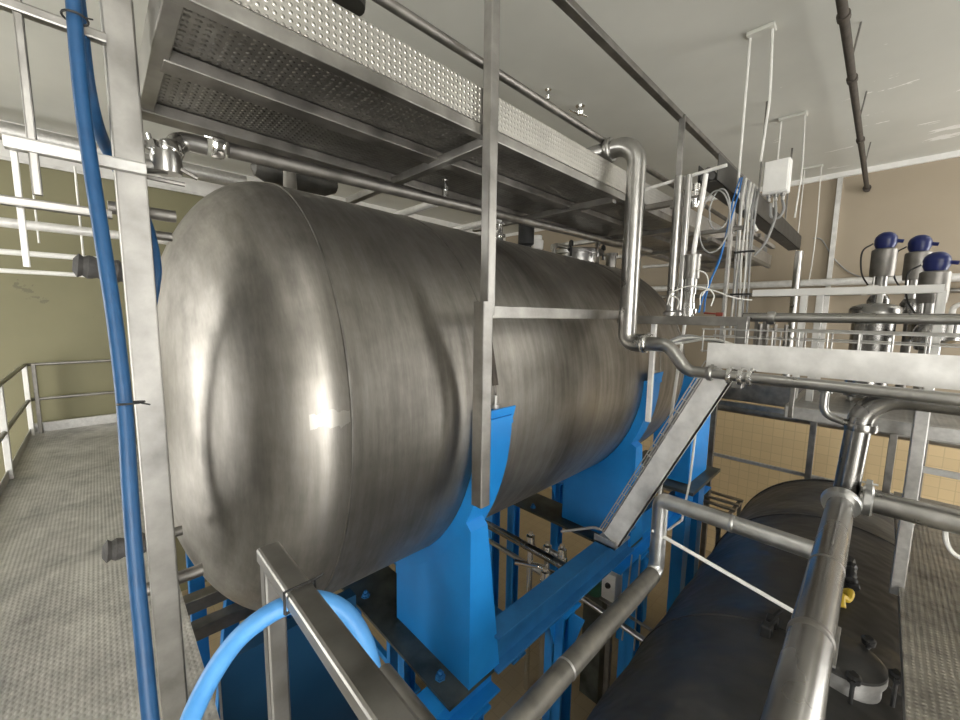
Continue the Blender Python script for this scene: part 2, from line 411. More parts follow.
# ------------------------------------------------------------------ the big tank
R, YC, ZT = 1.2, 2.674, 1.061
XA, XB = .70, 4.5
tk = thing('storage_tank', 'huge horizontal stainless steel tank with dished end on blue saddles', 'tank', (2.6, YC, -.14))
HD = .55
def head(nn=2.15, n=26):
    pr = []
    for i in range(n+1):
        a = PI/2*i/n; r = R*math.sin(a)
        pr.append((-HD*(max(0, 1-(r/R)**nn))**(1/nn), r))
    return pr
hp = head()
TD = V((1, 0, -.014)).normalized()
def tc(x): return V((x, YC, ZT+.034-.014*(x-XA)))
def tr(x): return 1.232-.008*(x-XA)
obj('shell', MB().lathe(tc(XA), TD, [(0, tr(XA)), (XB-XA, tr(XB))], 128), 'tank', tk)
obj('dished_end', MB().lathe(tc(XA), TD, [(d, r*tr(XA)/R) for d, r in hp], 128), 'tank', tk)
obj('dished_end', MB().lathe(tc(XB), TD, [(-d, r*tr(XB)/R) for d, r in hp[::-1]], 96), 'tank', tk)
for x in (XA, 1.53, 3.87, XB):
    obj('weld_seam', MB().lathe(tc(x-.006), TD, [(0, tr(x)-.002), (.003, tr(x)+.005), (.011, tr(x)+.005), (.014, tr(x)-.002)], 128), 'steel_dull', tk)
n1 = on((290, 182), 1, 2.5)
obj('cone_nozzle', MB().lathe((n1.x, 2.5, 2.22), (0, 0, 1), [(0, .075), (.03, .07), (.10, .038), (.20, .034), (.20, .046), (.22, .046)], 20), 'steel_dull', tk)
# fittings along the crown
mh = obj('manhole', MB().lathe((4.0, 2.52, 2.2), (0, 0, 1), [(0, .24), (.10, .24), (.10, .28), (.135, .28), (.145, .27), (.17, .15), (.175, 0)], 32), 'polished', tk)
for k in range(6):
    a = 2*PI*k/6+.3; cx, cy = 4.0+.29*math.cos(a), 2.52+.29*math.sin(a)
    obj('swing_bolt', MB().tube([(cx, cy, 2.25), (cx, cy, 2.42)], .014, 8).lathe((cx, cy, 2.36), (0, 0, 1), [(0, .028), (.05, .022)], 10), 'black' if k % 2 else 'polished', mh)
obj('branch_pipe', MB().lathe((2.60, 2.45, 2.22), (0, 0, 1), [(0, .04), (.07, .04), (.07, .06), (.09, .06), (.09, .035), (.17, .035), (.17, .055), (.2, .055), (.2, .03), (.27, .03), (.27, .012), (.33, .012)], 18), 'chrome', tk)
obj('branch_pipe', MB().lathe((2.98, 2.45, 2.20), (0, 0, 1), [(0, .05), (.06, .05), (.08, .075), (.27, .075), (.29, .06), (.30, 0)], 18), 'black', tk, 'black capped branch pipe')
obj('branch_pipe', MB().lathe((3.22, 2.5, 2.2), (0, 0, 1), [(0, .04), (.06, .04), (.07, .06), (.15, .06), (.16, .045), (.2, .045), (.2, 0)], 18), 'white', tk, 'white capped branch pipe')
obj('branch_pipe', MB().tube(fillet([(3.45, 2.46, 2.2), (3.45, 2.46, 2.34), (3.75, 2.46, 2.34), (3.75, 2.46, 2.22)], .05), .022, 12), 'polished', tk, 'polished looped branch pipe')
obj('branch_pipe', MB().lathe((4.55, 2.4, 2.2), (0, 0, 1), [(0, .06), (.14, .06), (.14, .08), (.17, .08), (.17, 0)], 16), 'steel_dull', tk)
# stub pipe on the front flank, above the first saddle
obj('drain_stub', MB().tube([(1.53, 1.51, 1.50), (1.54, 1.465, 1.22)], [.02, .026], 10).tube([(1.54, 1.465, 1.225), (1.53, 1.44, 1.09)], .010, 8), 'rust', tk)

# ------------------------------------------------------------------ blue saddles
ZB = -.58
def saddle(x0, label):
    rc = tr(x0+.1); zc = tc(x0+.1).z
    s = thing('tank_saddle', label, 'tank support', (x0+.12, YC, ZB-.02), 'blue saddles under the steel tank')
    def xr(z): return x0+.26-(z-ZB)/(.42-ZB)*.13
    for sg in (1, -1):
        poly = [(1.50, ZB), (1.50, .40)]
        for k in range(17):
            a = math.radians(29+42*k/16); poly.append((YC-(rc+.03)*math.cos(a), zc-(rc+.03)*math.sin(a)))
        poly += [(2.27, ZB)]
        if sg < 0: poly = [(2*YC-y, z) for y, z in poly]
        n = len(poly); vs = [(x0, y, z) for y, z in poly]+[(xr(z), y, z) for y, z in poly]
        obj('web', MB().add(vs, [(i, (i+1) % n, n+(i+1) % n, n+i) for i in range(n)]+[tuple(range(n))[::-1], tuple(range(n, 2*n))]), 'blue', s)
    # curved cradle strip that hugs the shell, narrower towards its tips
    vs = []; m = 48
    for k in range(m+1):
        a = math.radians(1+178*k/m); e = min(a, PI-a); th = .07+.015*math.sin(max(e, 0))
        for r_, xa, xb in ((rc+.002, x0-.005, x0+.205), (rc+.002+th, x0+.0, x0+.185)):
            for x in (xa, xb): vs.append((x, YC-r_*math.cos(a), zc-r_*math.sin(a)))
    fs = []
    for k in range(m):
        a = 4*k; b = a+4
        fs += [(a, a+1, b+1, b), (a+2, b+2, b+3, a+3), (a, b, b+2, a+2), (a+1, a+3, b+3, b+1)]
    fs += [(0, 2, 3, 1), (4*m, 4*m+1, 4*m+3, 4*m+2)]
    obj('cradle_strip', MB().add(vs, fs, True), 'blue', s)
    for sy in (-1, 1):
        yt = YC+sy*1.245
        lug = obj('clamping_lug', MB().prism([(x0+.0, yt-.035, ZT-.03), (x0+.21, yt-.035, ZT-.03), (x0+.225, yt-.045, ZT+.045), (x0-.01, yt-.045, ZT+.045)], (0, .012, 0)).prism([(x0+.06, yt-.04, ZT-.03), (x0+.1, yt-.04, ZT-.03), (x0+.12, yt-.04, ZT+.04), (x0+.1, yt-.04, ZT+.04)], (0, .07, 0)).box(x0, x0+.21, yt-.04, yt+.035, ZT-.05, ZT-.03), 'blue', s)
        obj('bolt', MB().tube([(x0+.105, yt, ZT-.06), (x0+.105, yt, ZT+.11)], .010, 8).lathe((x0+.105, yt, ZT+.04), (0, 0, 1), [(0, .024), (.022, .024)], 6), 'galv', lug)
    obj('base_plate', MB().box(x0-.15, x0+.262, 1.495, 2*YC-1.495, ZB-.02, ZB), 'plate_dirty', s, 'grimy dark steel base plate')
    for (bx, by) in ((x0-.07, 1.68), (x0-.06, 2.62), (x0-.06, 3.5)):
        obj('bolt', MB().lathe((bx, by, ZB), (0, 0, 1), [(0, .034), (.006, .034), (.006, .024), (.028, .024), (.028, .013), (.045, .013), (.045, 0)], 6), 'blue_dusty', s)
    return s
saddle(1.41, 'nearer blue painted saddle hugging the underside of the steel tank')
saddle(3.50, 'farther blue painted saddle behind the sloping cable channel')

# blue steel frame: each member is a bolted piece of its own
def ibeam(mb, p, q, w, h, tf=.016, tw=.012, up=(0, 0, 1)):
    p, q, u = V(p), V(q), V(up)
    mb.beam(p+u*(h/2-tf/2), q+u*(h/2-tf/2), w, tf, up, .002); mb.beam(p-u*(h/2-tf/2), q-u*(h/2-tf/2), w, tf, up, .002); mb.beam(p, q, tw, h-tf*1.5, up, .002)
    return mb
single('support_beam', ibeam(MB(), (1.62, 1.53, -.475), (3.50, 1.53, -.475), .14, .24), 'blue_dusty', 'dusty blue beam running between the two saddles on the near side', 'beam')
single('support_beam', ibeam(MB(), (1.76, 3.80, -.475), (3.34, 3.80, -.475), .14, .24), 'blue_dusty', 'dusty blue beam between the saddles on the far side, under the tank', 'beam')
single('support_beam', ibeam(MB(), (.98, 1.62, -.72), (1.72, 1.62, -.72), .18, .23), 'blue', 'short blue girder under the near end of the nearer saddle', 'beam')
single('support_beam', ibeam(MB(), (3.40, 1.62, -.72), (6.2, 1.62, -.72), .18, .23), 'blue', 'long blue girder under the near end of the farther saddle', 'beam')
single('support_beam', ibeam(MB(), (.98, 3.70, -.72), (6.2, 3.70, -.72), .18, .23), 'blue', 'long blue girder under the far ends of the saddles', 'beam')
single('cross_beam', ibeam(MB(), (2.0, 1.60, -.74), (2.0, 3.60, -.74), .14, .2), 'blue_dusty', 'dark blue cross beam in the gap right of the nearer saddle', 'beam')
def column(x, y, lb, w=.16, d=.16, foot=True, top=-.84):
    c = thing('frame_column', lb, 'column', (x, y, ZF), 'blue columns under the tank frame')
    obj('post', MB().box(x-w/2, x-w/2+.014, y-d/2, y+d/2, ZF, top).box(x+w/2-.014, x+w/2, y-d/2, y+d/2, ZF, top).box(x-w/2, x+w/2, y-.007, y+.007, ZF, top), 'blue', c)
    obj('cap_plate', MB().box(x-w*.7, x+w*.7, y-d*.7, y+d*.7, top-.018, top), 'blue', c)
    obj('gusset', MB().prism([(x-.006, y-d/2, top-.02), (x-.006, y-d/2-.13, top-.02), (x-.006, y-d/2, top-.42)], (.012, 0, 0)).prism([(x-w/2, y-.006, top-.02), (x-w/2-.1, y-.006, top-.02), (x-w/2, y-.006, top-.3)], (0, .012, 0)), 'blue', c)
    obj('foot_plate', MB().box(x-w*.8, x+w*.8, y-d*.8, y+d*.8, ZF, ZF+.02), 'blue', c)
    return c
column(2.42, 1.55, 'blue column under the near beam, between the saddles', top=-.60)
column(1.5, 1.62, 'blue column under the near end of the nearer saddle')
column(2.42, 3.70, 'blue column under the far girder, between the saddles')
column(.95, 2.35, 'blue column under the steel dished end, left of the nearer saddle', top=-.9)
column(1.05, 3.70, 'blue column under the far girder, behind the dished end')
column(3.9, 1.62, 'blue column right of the grey jacketed pipe, below the farther saddle')
column(3.9, 3.70, 'blue column under the far girder, below the farther saddle')
column(on((513, 540), 1, 3.3).x, 3.3, 'slim blue column seen between the saddles, nearer the tall square post', w=.12, d=.12, top=-.5)
column(on((556, 545), 1, 3.0).x, 3.0, 'slim blue column seen between the saddles, beside the polished valves', w=.12, d=.12, top=-.7)
# ladder like channel frame left of the nearer saddle
fr = thing('channel_frame', 'blue ladder shaped channel frame left of the nearer saddle', 'frame', (1.15, 2.75, ZF))
fx = on((392, 640), 1, 2.42).x
for y in (2.42, 3.0): obj('upright', MB().beam((fx, y, ZF), (fx, y, -.62), .05, .07), 'blue', fr)
for z in (-.75, -1.1, -1.5, -2.0): obj('rung', MB().beam((fx, 2.44, z), (fx, 2.98, z), .04, .05), 'blue', fr)
# dark blue plate under the dished end
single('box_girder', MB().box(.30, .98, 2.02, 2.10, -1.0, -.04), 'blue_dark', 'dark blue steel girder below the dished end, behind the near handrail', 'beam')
for (p, q, lb) in (((.30, 3.2, -2.9), (.62, 3.2, -.2), 'blue brace leaning behind the walkway edge, left one'), ((.78, 3.0, -2.95), (.72, 3.0, -.25), 'blue upright strut behind the walkway edge, right one'), ((.42, 3.6, -2.95), (.42, 3.6, -.1), 'blue strut behind the walkway edge, rearmost')):
    single('brace', MB().beam(p, q, .08, .1, b=.006), 'blue', lb, 'brace')

# far blue end tower
tw = thing('support_tower', 'tall blue support tower at the far end of the steel tank', 'tower', (5.4, 1.75, ZF))
obj('head_box', MB().box(5.05, 5.75, 1.5, 1.95, -.42, .95), 'blue', tw)
obj('shelf_plate', MB().box(4.85, 5.95, 1.38, 2.4, -.47, -.43), 'plate_dirty', tw, 'grimy dark plate')
obj('leg', MB().prism([(5.05, 1.5, -.48), (5.30, 1.5, -.48), (5.17, 1.5, ZF), (5.05, 1.5, ZF)], (0, .14, 0)), 'blue', tw)
obj('leg', MB().prism([(5.75, 1.5, -.48), (5.50, 1.5, -.48), (5.63, 1.5, ZF), (5.75, 1.5, ZF)], (0, .14, 0)), 'blue', tw)
obj('leg', MB().box(5.06, 5.2, 2.15, 2.3, ZF, -.48), 'blue', tw)
obj('leg', MB().box(5.6, 5.74, 2.15, 2.3, ZF, -.48), 'blue', tw)

# ------------------------------------------------------------------ overhead walkway
ow = thing('overhead_walkway', 'overhead steel walkway of stud plate above the big tank', 'walkway', (4.2, 1.88, 2.47))
YA, YB, XO, XE = 1.38, 2.30, .19, 7.9
obj('deck_plate', MB().box(XO+.03, XE, YA+.03, YB-.03, 2.476, 2.481), 'deck', ow)
kp = obj('kick_plate', MB().box(XO, XE, YA-.004, YA, 2.480, 2.630), 'kick', ow)
obj('kick_plate', MB().box(XO, XE, YB, YB+.004, 2.480, 2.630), 'kick', ow)
obj('edge_channel', MB().beam((XO, YA+.018, 2.452), (XE, YA+.018, 2.452), .044, .05), 'steel', ow)
obj('edge_channel', MB().beam((XO, YB-.02, 2.45), (XE, YB-.02, 2.45), .10, .05), 'steel_dull', ow)
obj('stringer', MB().beam((XO+.03, 1.80, 2.452), (XE, 1.80, 2.452), .09, .046), 'steel_dull', ow)
obj('end_channel', MB().beam((XO+.02, YA-.01, 2.50), (XO+.02, YB+.04, 2.50), .05, .13), 'steel', ow)
for x in (1.40, 2.68, 3.95, 5.2, 6.5): obj('cross_member', MB().beam((x, YA+.03, 2.425), (x, YB+.55, 2.425), .05, .045), 'steel', ow)
# guard rail on the overhead walkway
gr = thing('guard_rail', 'tall square steel post and long rails of the overhead walkway', 'railing', (1.39, 1.41, 2.0))
xp = on((490, 150), 1, 1.345).x; xs = on((482, 400), 1, 1.335).x
ce = obj('post', MB().beam((xp, 1.345, 1.60), (xp, 1.345, 3.45), .054, .054, b=.006), 'steel', gr)
obj('rail_bracket', MB().box(xp-.03, xp+.03, 1.345, 1.45, 3.41, 3.44), 'steel', gr)
obj('sleeve', MB().beam((xs, 1.335, .655), (xs, 1.335, 1.665), .07, .066, b=.006), 'steel', ce)
px = on((680, 123), 1, 1.47).x
obj('post', MB().beam((px, 1.45, 2.55), (px, 1.45, 3.43), .05, .03), 'steel', gr)
for x in (5.9, 7.8): obj('post', MB().beam((x, 1.45, 2.55), (x, 1.45, 3.43), .05, .03), 'steel', gr)
obj('top_rail', MB().beam((-.6, 1.472, 3.425), (8.3, 1.472, 3.425), .058, .05), 'steel_dull', gr)
obj('mid_rail', MB().tube([(-.6, 1.47, 2.81), (8.0, 1.47, 2.81)], .021, 14), 'steel_dull', gr)
# rail pipe along the top of the tank, with its clamped elbow and valve
rp = thing('rinse_pipe', 'steel pipe with clamps and valve running above the tank crown', 'pipe', (2.0, 1.95, 2.3))
a = on((228, 150), 1, 1.95); b_ = V((4.6, 1.95, 2.36))
obj('pipe_run', MB().tube([a, b_], .030, 16), 'steel_dull', rp)
c0 = on((206, 147), 1, 1.95); c1 = on((178, 140), 1, 1.95); c2 = on((166, 168), 1, 1.90); c3 = on((143, 166), 1, 1.90)
obj('elbow', MB().tube(fillet([c0, c1, c2], .05), .035, 16), 'polished', rp)
obj('clamp', clamp_mb(on((217, 146), 1, 1.95), (1, 0, 0), .033), 'chrome', rp)
obj('clamp', clamp_mb(on((166, 150), 1, 1.92), (.2, -.1, -1), .036), 'chrome', rp)
vb = obj('valve_body', MB().lathe(on((166, 158), 1, 1.9)+V((0, 0, .02)), (0, 0, -1), [(0, .02), (0, .045), (.05, .05), (.075, .045), (.075, .02)], 20).tube([c2, c3], .025, 14), 'polished', rp)
w0 = on((160, 171), 1, 1.9)
for pa, pb in ((V((-.045, 0, -.03)), V((.07, -.01, -.035))), (V((-.06, -.02, .085)), V((.0, 0, .06))), (V((.05, -.02, .02)), V((.11, -.02, -.005)))):
    obj('wing_handle', MB().beam(w0+pa, w0+pb, .018, .014), 'steel_dull', vb)
v = on((445, 188), 1, 1.95)
obj('spray_nozzle', MB().lathe((v.x, 1.95, v.z-.055), (0, 0, 1), [(0, .016), (.04, .016), (.04, .024), (.06, .024), (.065, .01), (.10, .01), (.10, .02), (.115, .016)], 14), 'chrome', rp)
# pale brackets from the walkway to the far wall
for (p, lb) in (((436, 203), 'pale round bracket tube under the overhead walkway, left of the tall post'), ((480, 224), 'pale round bracket tube under the overhead walkway, right beside the tall post')):
    q = on(p, 2, 2.40)
    single('bracket_tube', MB().tube([(q.x, YB+.03, 2.40), (q.x, Y1-.05, 2.40)], .028, 12), 'whitemetal', lb, 'pipe')

q0, q1 = on((250, 166), 1, 3.6), on((338, 180), 1, 3.6)
hl = thing('hanging_trough', 'dark rounded trough hanging behind the tank crown under the walkway', 'trough', ((q0.x+q1.x)/2, 3.6, q0.z-.08))
obj('trough_body', MB().lathe((q0.x, 3.6, q0.z), (1, 0, 0), [(0, 0), (.03, .06), (.12, .10), (q1.x-q0.x-.12, .10), (q1.x-q0.x-.03, .06), (q1.x-q0.x, 0)], 20), 'tray_dark', hl)
for x in (q0.x+.15, q1.x-.15): obj('hanger', MB().tube([(x, 3.6, q0.z+.09), (x, 3.6, ZC)], .008, 8), 'steel_dull', hl)
q0 = on((349, 6), 1, 1.95)
single('vent_stub', MB().lathe((q0.x, 1.95, q0.z), (0, 0, 1), [(0, .05), (0, .075), (.05, .08), (.06, .07), (ZC-q0.z, .07)], 20), 'tray_dark', 'dark round vent stub above the walkway kick plate at the top edge', 'vent')
# sprinkler heads on the ceiling
for (p, lb) in (((548, 96), 'small chrome sprinkler head on the ceiling, left of the pair'), ((580, 112), 'chrome sprinkler head with lever on the ceiling, right of the pair')):
    q = on(p, 2, 3.80); s = thing('sprinkler_head', lb, 'sprinkler', (q.x, q.y, 3.76))
    k = 1.0 if p[0] < 560 else 1.6
    obj('body', MB().lathe((q.x, q.y, ZC), (0, 0, -1), [(0, .03*k), (.012, .03*k), (.012, .014*k), (.05, .014*k), (.07, .026*k), (.10, .018*k), (.11, 0)], 14), 'chrome', s)
    if k > 1: obj('lever', MB().beam((q.x-.12, q.y+.06, 3.80), (q.x+.10, q.y-.03, 3.78), .022, .014), 'chrome', s)

# ------------------------------------------------------------------ left part: post, rails, hoses, walkway
lw = thing('lower_walkway', 'stud plate steel walkway along the left end of the tank', 'walkway', (-.2, 3.5, -.06))
obj('deck_plate', MB().box(-.70, .24, -1.2, Y1-.06, -.012, 0), 'walk', lw)
obj('edge_channel', MB().beam((.215, -1.2, -.05), (.215, Y1-.06, -.05), .05, .08), 'steel_dull', lw)
obj('edge_channel', MB().beam((-.675, -1.2, -.05), (-.675, Y1-.06, -.05), .05, .08), 'steel_dull', lw)
obj('toe_board', MB().beam((-.70, 1.5, .035), (-.70, Y1-.08, .035), .012, .11), 'galv', lw)
for y in (1.0, 3.0, 5.0, 7.2): obj('cross_member', MB().beam((-.65, y, -.05), (.19, y, -.05), .05, .07), 'steel_dull', lw)
wr_ = thing('walkway_railing', 'low pale railing at the far left end of the stud plate walkway', 'railing', (-.69, 6.6, 0))
for y in (5.65, 7.45): obj('post', MB().beam((-.69, y, 0), (-.69, y, .90), .045, .045), 'white', wr_)
obj('post', MB().beam((-.62, 7.52, 0), (-.62, 7.52, .9), .04, .04), 'steel_dull', wr_)
for z in (.90, .45):
    obj('rail', MB().tube(fillet([(-.69, 4.9, z), (-.69, 7.52, z), (.22, 7.52, z)], .06), .02, 12), 'steel', wr_)
# tall post with gate rails
PX, PY = .110, 1.74
gp = thing('gate_frame', 'tall square steel post with welded rails beside the blue hose', 'frame', (PX, PY, 0))
obj('post', MB().beam((PX, PY, .0), (PX, PY, ZC), .064, .078, b=.006), 'steel', gp)
def plane(p): return on(p, 1, 1.70)
for (p, q, w, h) in (((106, 40), (-30, -6), .03, .03), ((146, 170), (3, 138), .03, .036), ((112, 215), (-40, 200), .028, .026)):
    a, b_ = plane(p), plane(q); b_.z = a.z; obj('rail', MB().beam(a, (b_.x-(.9 if h < .03 or q[1] < 0 else 0), 1.70, a.z), w, h, b=.006), 'galv' if h == .036 else 'steel', gp)
a = plane((38, 195)); b_ = plane((18, 0)); obj('upright', MB().beam((a.x, 1.70, a.z), (a.x, 1.70, 3.1), .018, .02), 'steel', gp)
a = plane((0, 137)); 
for dx in (.06,): obj('upright', MB().beam((plane((14, 160)).x, 1.72, plane((14, 160)).z+.03), (plane((14, 160)).x, 1.72, plane((22, 266)).z), .014, .014), 'white', gp)
# stub rails behind the post, two with rubber wrapped ends
sr = thing('stub_rails', 'short steel tubes set behind the tall left post, two with wrapped ends', 'rails', (PX, 1.95, .0))
obj('carrier', MB().beam((PX+.02, 1.93, 0), (PX+.02, 1.93, 2.1), .035, .035), 'steel_dull', sr)
for (pl, pr, r, rub) in (((95, 268), (150, 268), .020, True), ((122, 548), (182, 528), .020, True), ((108, 207), (176, 221), .022, False), ((128, 232), (172, 237), .017, False), ((140, 592), (202, 562), .026, False)):
    a = on(pl, 1, 1.96); x2 = on(pr, 1, 1.96).x
    tb = obj('tube', MB().tube([(a.x, 1.96, a.z), (x2, 1.96, a.z)], r, 14), 'steel_dull', sr)
    if rub:
        prf = []
        for k in range(13):
            f = k/12; prf.append((-.055+.15*f, .038*(1+.13*math.sin(k*2.3))*(1 if 0 < k < 12 else .55)))
        obj('wrapped_end', MB().lathe((a.x, 1.96, a.z), (1, .05, -.12), prf, 16), 'rubber', tb, 'dark wrapped end')
# channels under the dished end
for (p, lb) in (((205, 598), 'upper grey channel reaching under the dished end from the walkway edge'), ((222, 619), 'lower grey channel reaching under the dished end from the walkway edge')):
    q = on(p, 1, 3.0); single('floor_channel', MB().beam((.24, 3.0, q.z), (1.3, 3.0, q.z), .10, .09), 'steel_dull', lb, 'channel')

# blue hoses
hose_obj('water_hose', [dp(70, -40, 1.1), dp(73, -5, 1.08), dp(77, 50, 1.06), dp(83, 110, 1.05), dp(93, 180, 1.03), dp(104, 250, 1.02), dp(116, 330, 1.01), dp(125, 410, 1.0), dp(130, 490, .98), dp(136, 570, .97), dp(143, 640, .95), dp(153, 740, .93), dp(165, 820, .92)], .0168, 'hose', 'long dark blue hose hanging in front of the tall left post', 'hose')
hose_obj('water_hose', [dp(74, -30, 1.14), dp(80, 20, 1.14), dp(87, 80, 1.15), dp(97, 125, 1.22), dp(110, 155, 1.36), dp(130, 190, 1.38), dp(147, 225, 1.38), dp(155, 262, 1.37), dp(154, 285, 1.36), dp(146, 330, 1.36)], .018, 'hose', 'second dark blue hose slipping behind the tall left post', 'hose')
hose_obj('water_hose', [dp(178, 752, .70), dp(200, 698, .70), dp(225, 655, .71), dp(252, 626, .72), dp(285, 606, .745), dp(318, 600, .78), dp(345, 612, .80), dp(364, 640, .81), dp(374, 675, .82), dp(378, 720, .83), dp(378, 780, .84)], .0175, 'hose_light', 'bright blue hose arching over the near handrail', 'hose', n=8, seg=14)
for (c, ax, r, lb) in ((dp(131, 403, 1.0), (0, .1, 1), .026, 'black cable tie round the hanging blue hose'), (dp(75, 18, 1.07), (0, .1, 1), .026, 'black cable tie round the top of the hanging blue hose')):
    ax = V(ax).normalized(); u = ax.orthogonal().normalized(); w = ax.cross(u)
    ring = [c+(u*math.cos(2*PI*k/20)+w*math.sin(2*PI*k/20))*r for k in range(21)]
    single('cable_tie', MB().tube(ring, .003, 6).tube([c+right*r, c+right*(r+.022)-V((0, 0, .004))], .0022, 6), 'black', lb, 'cable tie')
# near handrail
hr = thing('near_handrail', 'square steel handrail in the foreground with the bright hose under it', 'handrail', (.232, .5, 0))
obj('top_rail', MB().beam((.232, .885, 1.085), (.232, -1.0, 1.085), .046, .034, b=.006), 'steel', hr)
obj('post', MB().beam((.232, .864, 0), (.232, .864, 1.07), .040, .034, up=(0, 1, 0), b=.005), 'steel', hr)
obj('lower_rail', MB().tube([on((383, 674), 0, .30), (.30, -1.0, on((383, 674), 0, .30).z)], .017, 14), 'steel_dull', hr)
obj('post', MB().beam((.232, -.5, 0), (.232, -.5, 1.07), .040, .034, up=(0, 1, 0), b=.005), 'steel', hr)
lo = obj('knee_rail', MB().tube([(.232, .85, .55), (.232, -1.0, .55)], .016, 12), 'steel_dull', hr)
tq = V((.232, .70, 1.085))
single('cable_tie', MB().tube([tq+V((.027*sx, 0, .021*sz)) for sx, sz in ((-1, -1), (-1, 1), (1, 1), (1, -1), (-1, -1))], .0028, 6).tube([tq+V((.027, 0, .02)), tq+V((.042, -.006, .028))], .002, 6), 'black', 'black cable tie wrapped round the near handrail', 'cable tie')

# far white pipes hanging by the olive wall
wp = thing('pipe_rack', 'white pipe rack hanging in front of the olive wall', 'pipe rack', (-.4, 6.5, 2.0))
for (p, r) in (((45, 255), .030), ((45, 273), .024), ((45, 227), .05)):
    q = on(p, 1, 6.5); obj('pipe', MB().tube([(-3.5, 6.5, q.z), (.9 if r > .04 else q.x+.42, 6.5, q.z)], r, 12), 'white' if r < .04 else 'whitemetal', wp)
for (p0, p1, r, m) in (((28, 180), (39, 243), .009, 'cable_white'), ((77, 180), (84, 262), .011, 'cable_white')):
    q = on(p1, 1, 6.5); obj('hanger', MB().tube([(q.x, 6.5, q.z), (q.x, 6.5, 3.2)], r, 10), m, wp)
dz = on((60, 143), 1, 7.1).z
du = thing('round_duct', 'grey round duct high along the olive wall', 'duct', (-1.0, 7.1, dz-.1))
obj('duct_body', MB().tube([(-3.99, 7.1, dz), (1.8, 7.1, dz)], .10, 20), 'galv', du)
for x in (-2.5, -.9, 1.0): obj('hanger', MB().tube([(x, 7.1, dz+.09), (x, 7.1, ZC)], .008, 8), 'steel_dull', du)

# ------------------------------------------------------------------ mid frame beside the tank
mf = thing('valve_stand', 'square steel frame beside the tank carrying valves and pipes', 'frame', (2.2, 1.36, .8))
XR = on((623.5, 315), 1, 1.38).x
obj('long_bar', MB().beam((1.36, 1.40, 1.618), (XR, 1.40, 1.618), .03, .066), 'steel', mf)
obj('cross_bar', MB().beam((2.82, 1.40, 1.585), (2.82, .575, 1.585), .06, .058), 'steel', mf)
obj('drop_post', MB().beam((2.82, .60, 1.585), (2.82, .60, 1.18), .07, .055, up=(0, 1, 0)), 'steel', mf)
obj('flat_post', MB().beam((2.86, 1.15, .84), (2.86, 1.15, 1.57), .03, .035, up=(0, 1, 0)), 'whitemetal', mf)
single('conduit', MB().tube([on((685, 322), 0, 2.86), on((668, 437), 0, 2.86), on((656, 520), 0, 2.88), on((653, 540), 0, 2.9)], .011, 10), 'cable_white', 'thin white upright conduit left of the sloping channel', 'conduit')
single('conduit', MB().tube([on((699, 370), 0, 3.0), on((697, 420), 0, 3.0), on((690, 480), 0, 3.0), on((682, 520), 0, 3.0), on((668, 530), 0, 3.0)], .008, 8), 'cable_white', 'thin white conduit hanging behind the sloping channel', 'conduit')

# riser pipe
rs = thing('riser_pipe', 'thick polished riser pipe bending down over the overhead walkway', 'pipe', (2.6, 1.22, 1.3))
ztop = on((637, 142), 0, 2.6).z
obj('pipe_run', MB().tube(fillet([(2.6, 1.62, ztop), (2.6, 1.225, ztop), (2.6, 1.225, 1.43), (2.6, 1.10, 1.43)], [.14, .12], 10), .060, 24), 'polished', rs)
obj('clamp', clamp_mb((2.6, 1.42, ztop), (0, 1, 0), .056), 'polished', rs)
obj('clamp', clamp_mb((2.6, 1.10, 1.43), (0, 1, 0), .045, .018), 'chrome', rs)
pth = fillet([(2.6, 1.10, 1.43), (2.6, .95, 1.43), (2.6, .83, 1.275), (2.6, .70, 1.275)], .10, 8)
obj('bent_reducer', MB().tube(pth, [.046-.012*i/(len(pth)-1) for i in range(len(pth))], 20), 'polished', rs)
obj('clamp', clamp_mb((2.6, .70, 1.275), (0, 1, 0), .032, .014), 'polished', rs)
obj('tray_pipe', MB().tube([(2.6, .70, 1.275), (2.6, -1.6, 1.268)], .028, 18), 'polished', rs)
for y in (.60, .545, .50): obj('clamp', clamp_mb((2.6, y, 1.272), (0, 1, 0), .032, .012), 'chrome', rs)

# horizontal cable tray and sloping cable channel
ct = thing('cable_tray', 'pale steel cable tray with wire basket crossing to the right edge', 'cable tray', (2.72, -.3, 1.3))
obj('side_plate', MB().box(2.712, 2.724, -1.6, .755, 1.30, 1.452), 'whitemetal', ct)
obj('tray_floor', MB().box(2.724, 3.0, -1.6, .745, 1.38, 1.386), 'galv', ct)
wb = MB()
for z, x in ((1.40, 2.735), (1.49, 2.735), (1.535, 2.735), (1.395, 2.80), (1.395, 2.87), (1.395, 2.94), (1.49, 2.985), (1.535, 2.985)): wb.tube([(x, -1.6, z), (x, .80, z)], .004, 6)
for k in range(21):
    y = .79-.118*k; wb.tube([(2.735, y, 1.535), (2.735, y, 1.392), (2.985, y, 1.392), (2.985, y, 1.535)], .004, 6)
obj('wire_basket', wb, 'galv', ct)
for i, (xx, mm) in enumerate(((2.78, 'cable_white'), (2.82, 'cable_grey'), (2.86, 'cable_white'), (2.92, 'cable_grey'))):
    pts = [(2.86, 1.02+.02*i, 1.42), (2.85, .92, 1.44+.015*i), (xx, .74, 1.47-.01*i)]+[(xx+.012*math.sin(k*1.7+i), .5-.3*k, 1.41+.006*math.sin(k+i)) for k in range(7)]
    hose_obj('tray_cable', pts, .008, mm, ('white cable nearest the front of the wire basket', 'grey cable second from the front of the wire basket', 'white cable third from the front of the wire basket', 'grey cable at the back of the wire basket')[i], 'cable', 'cables lying in the tray')
ch = thing('sloping_channel', 'sloping steel cable channel with wire ladder dropping to the blue beam', 'cable tray', (2.74, 1.35, -.15))
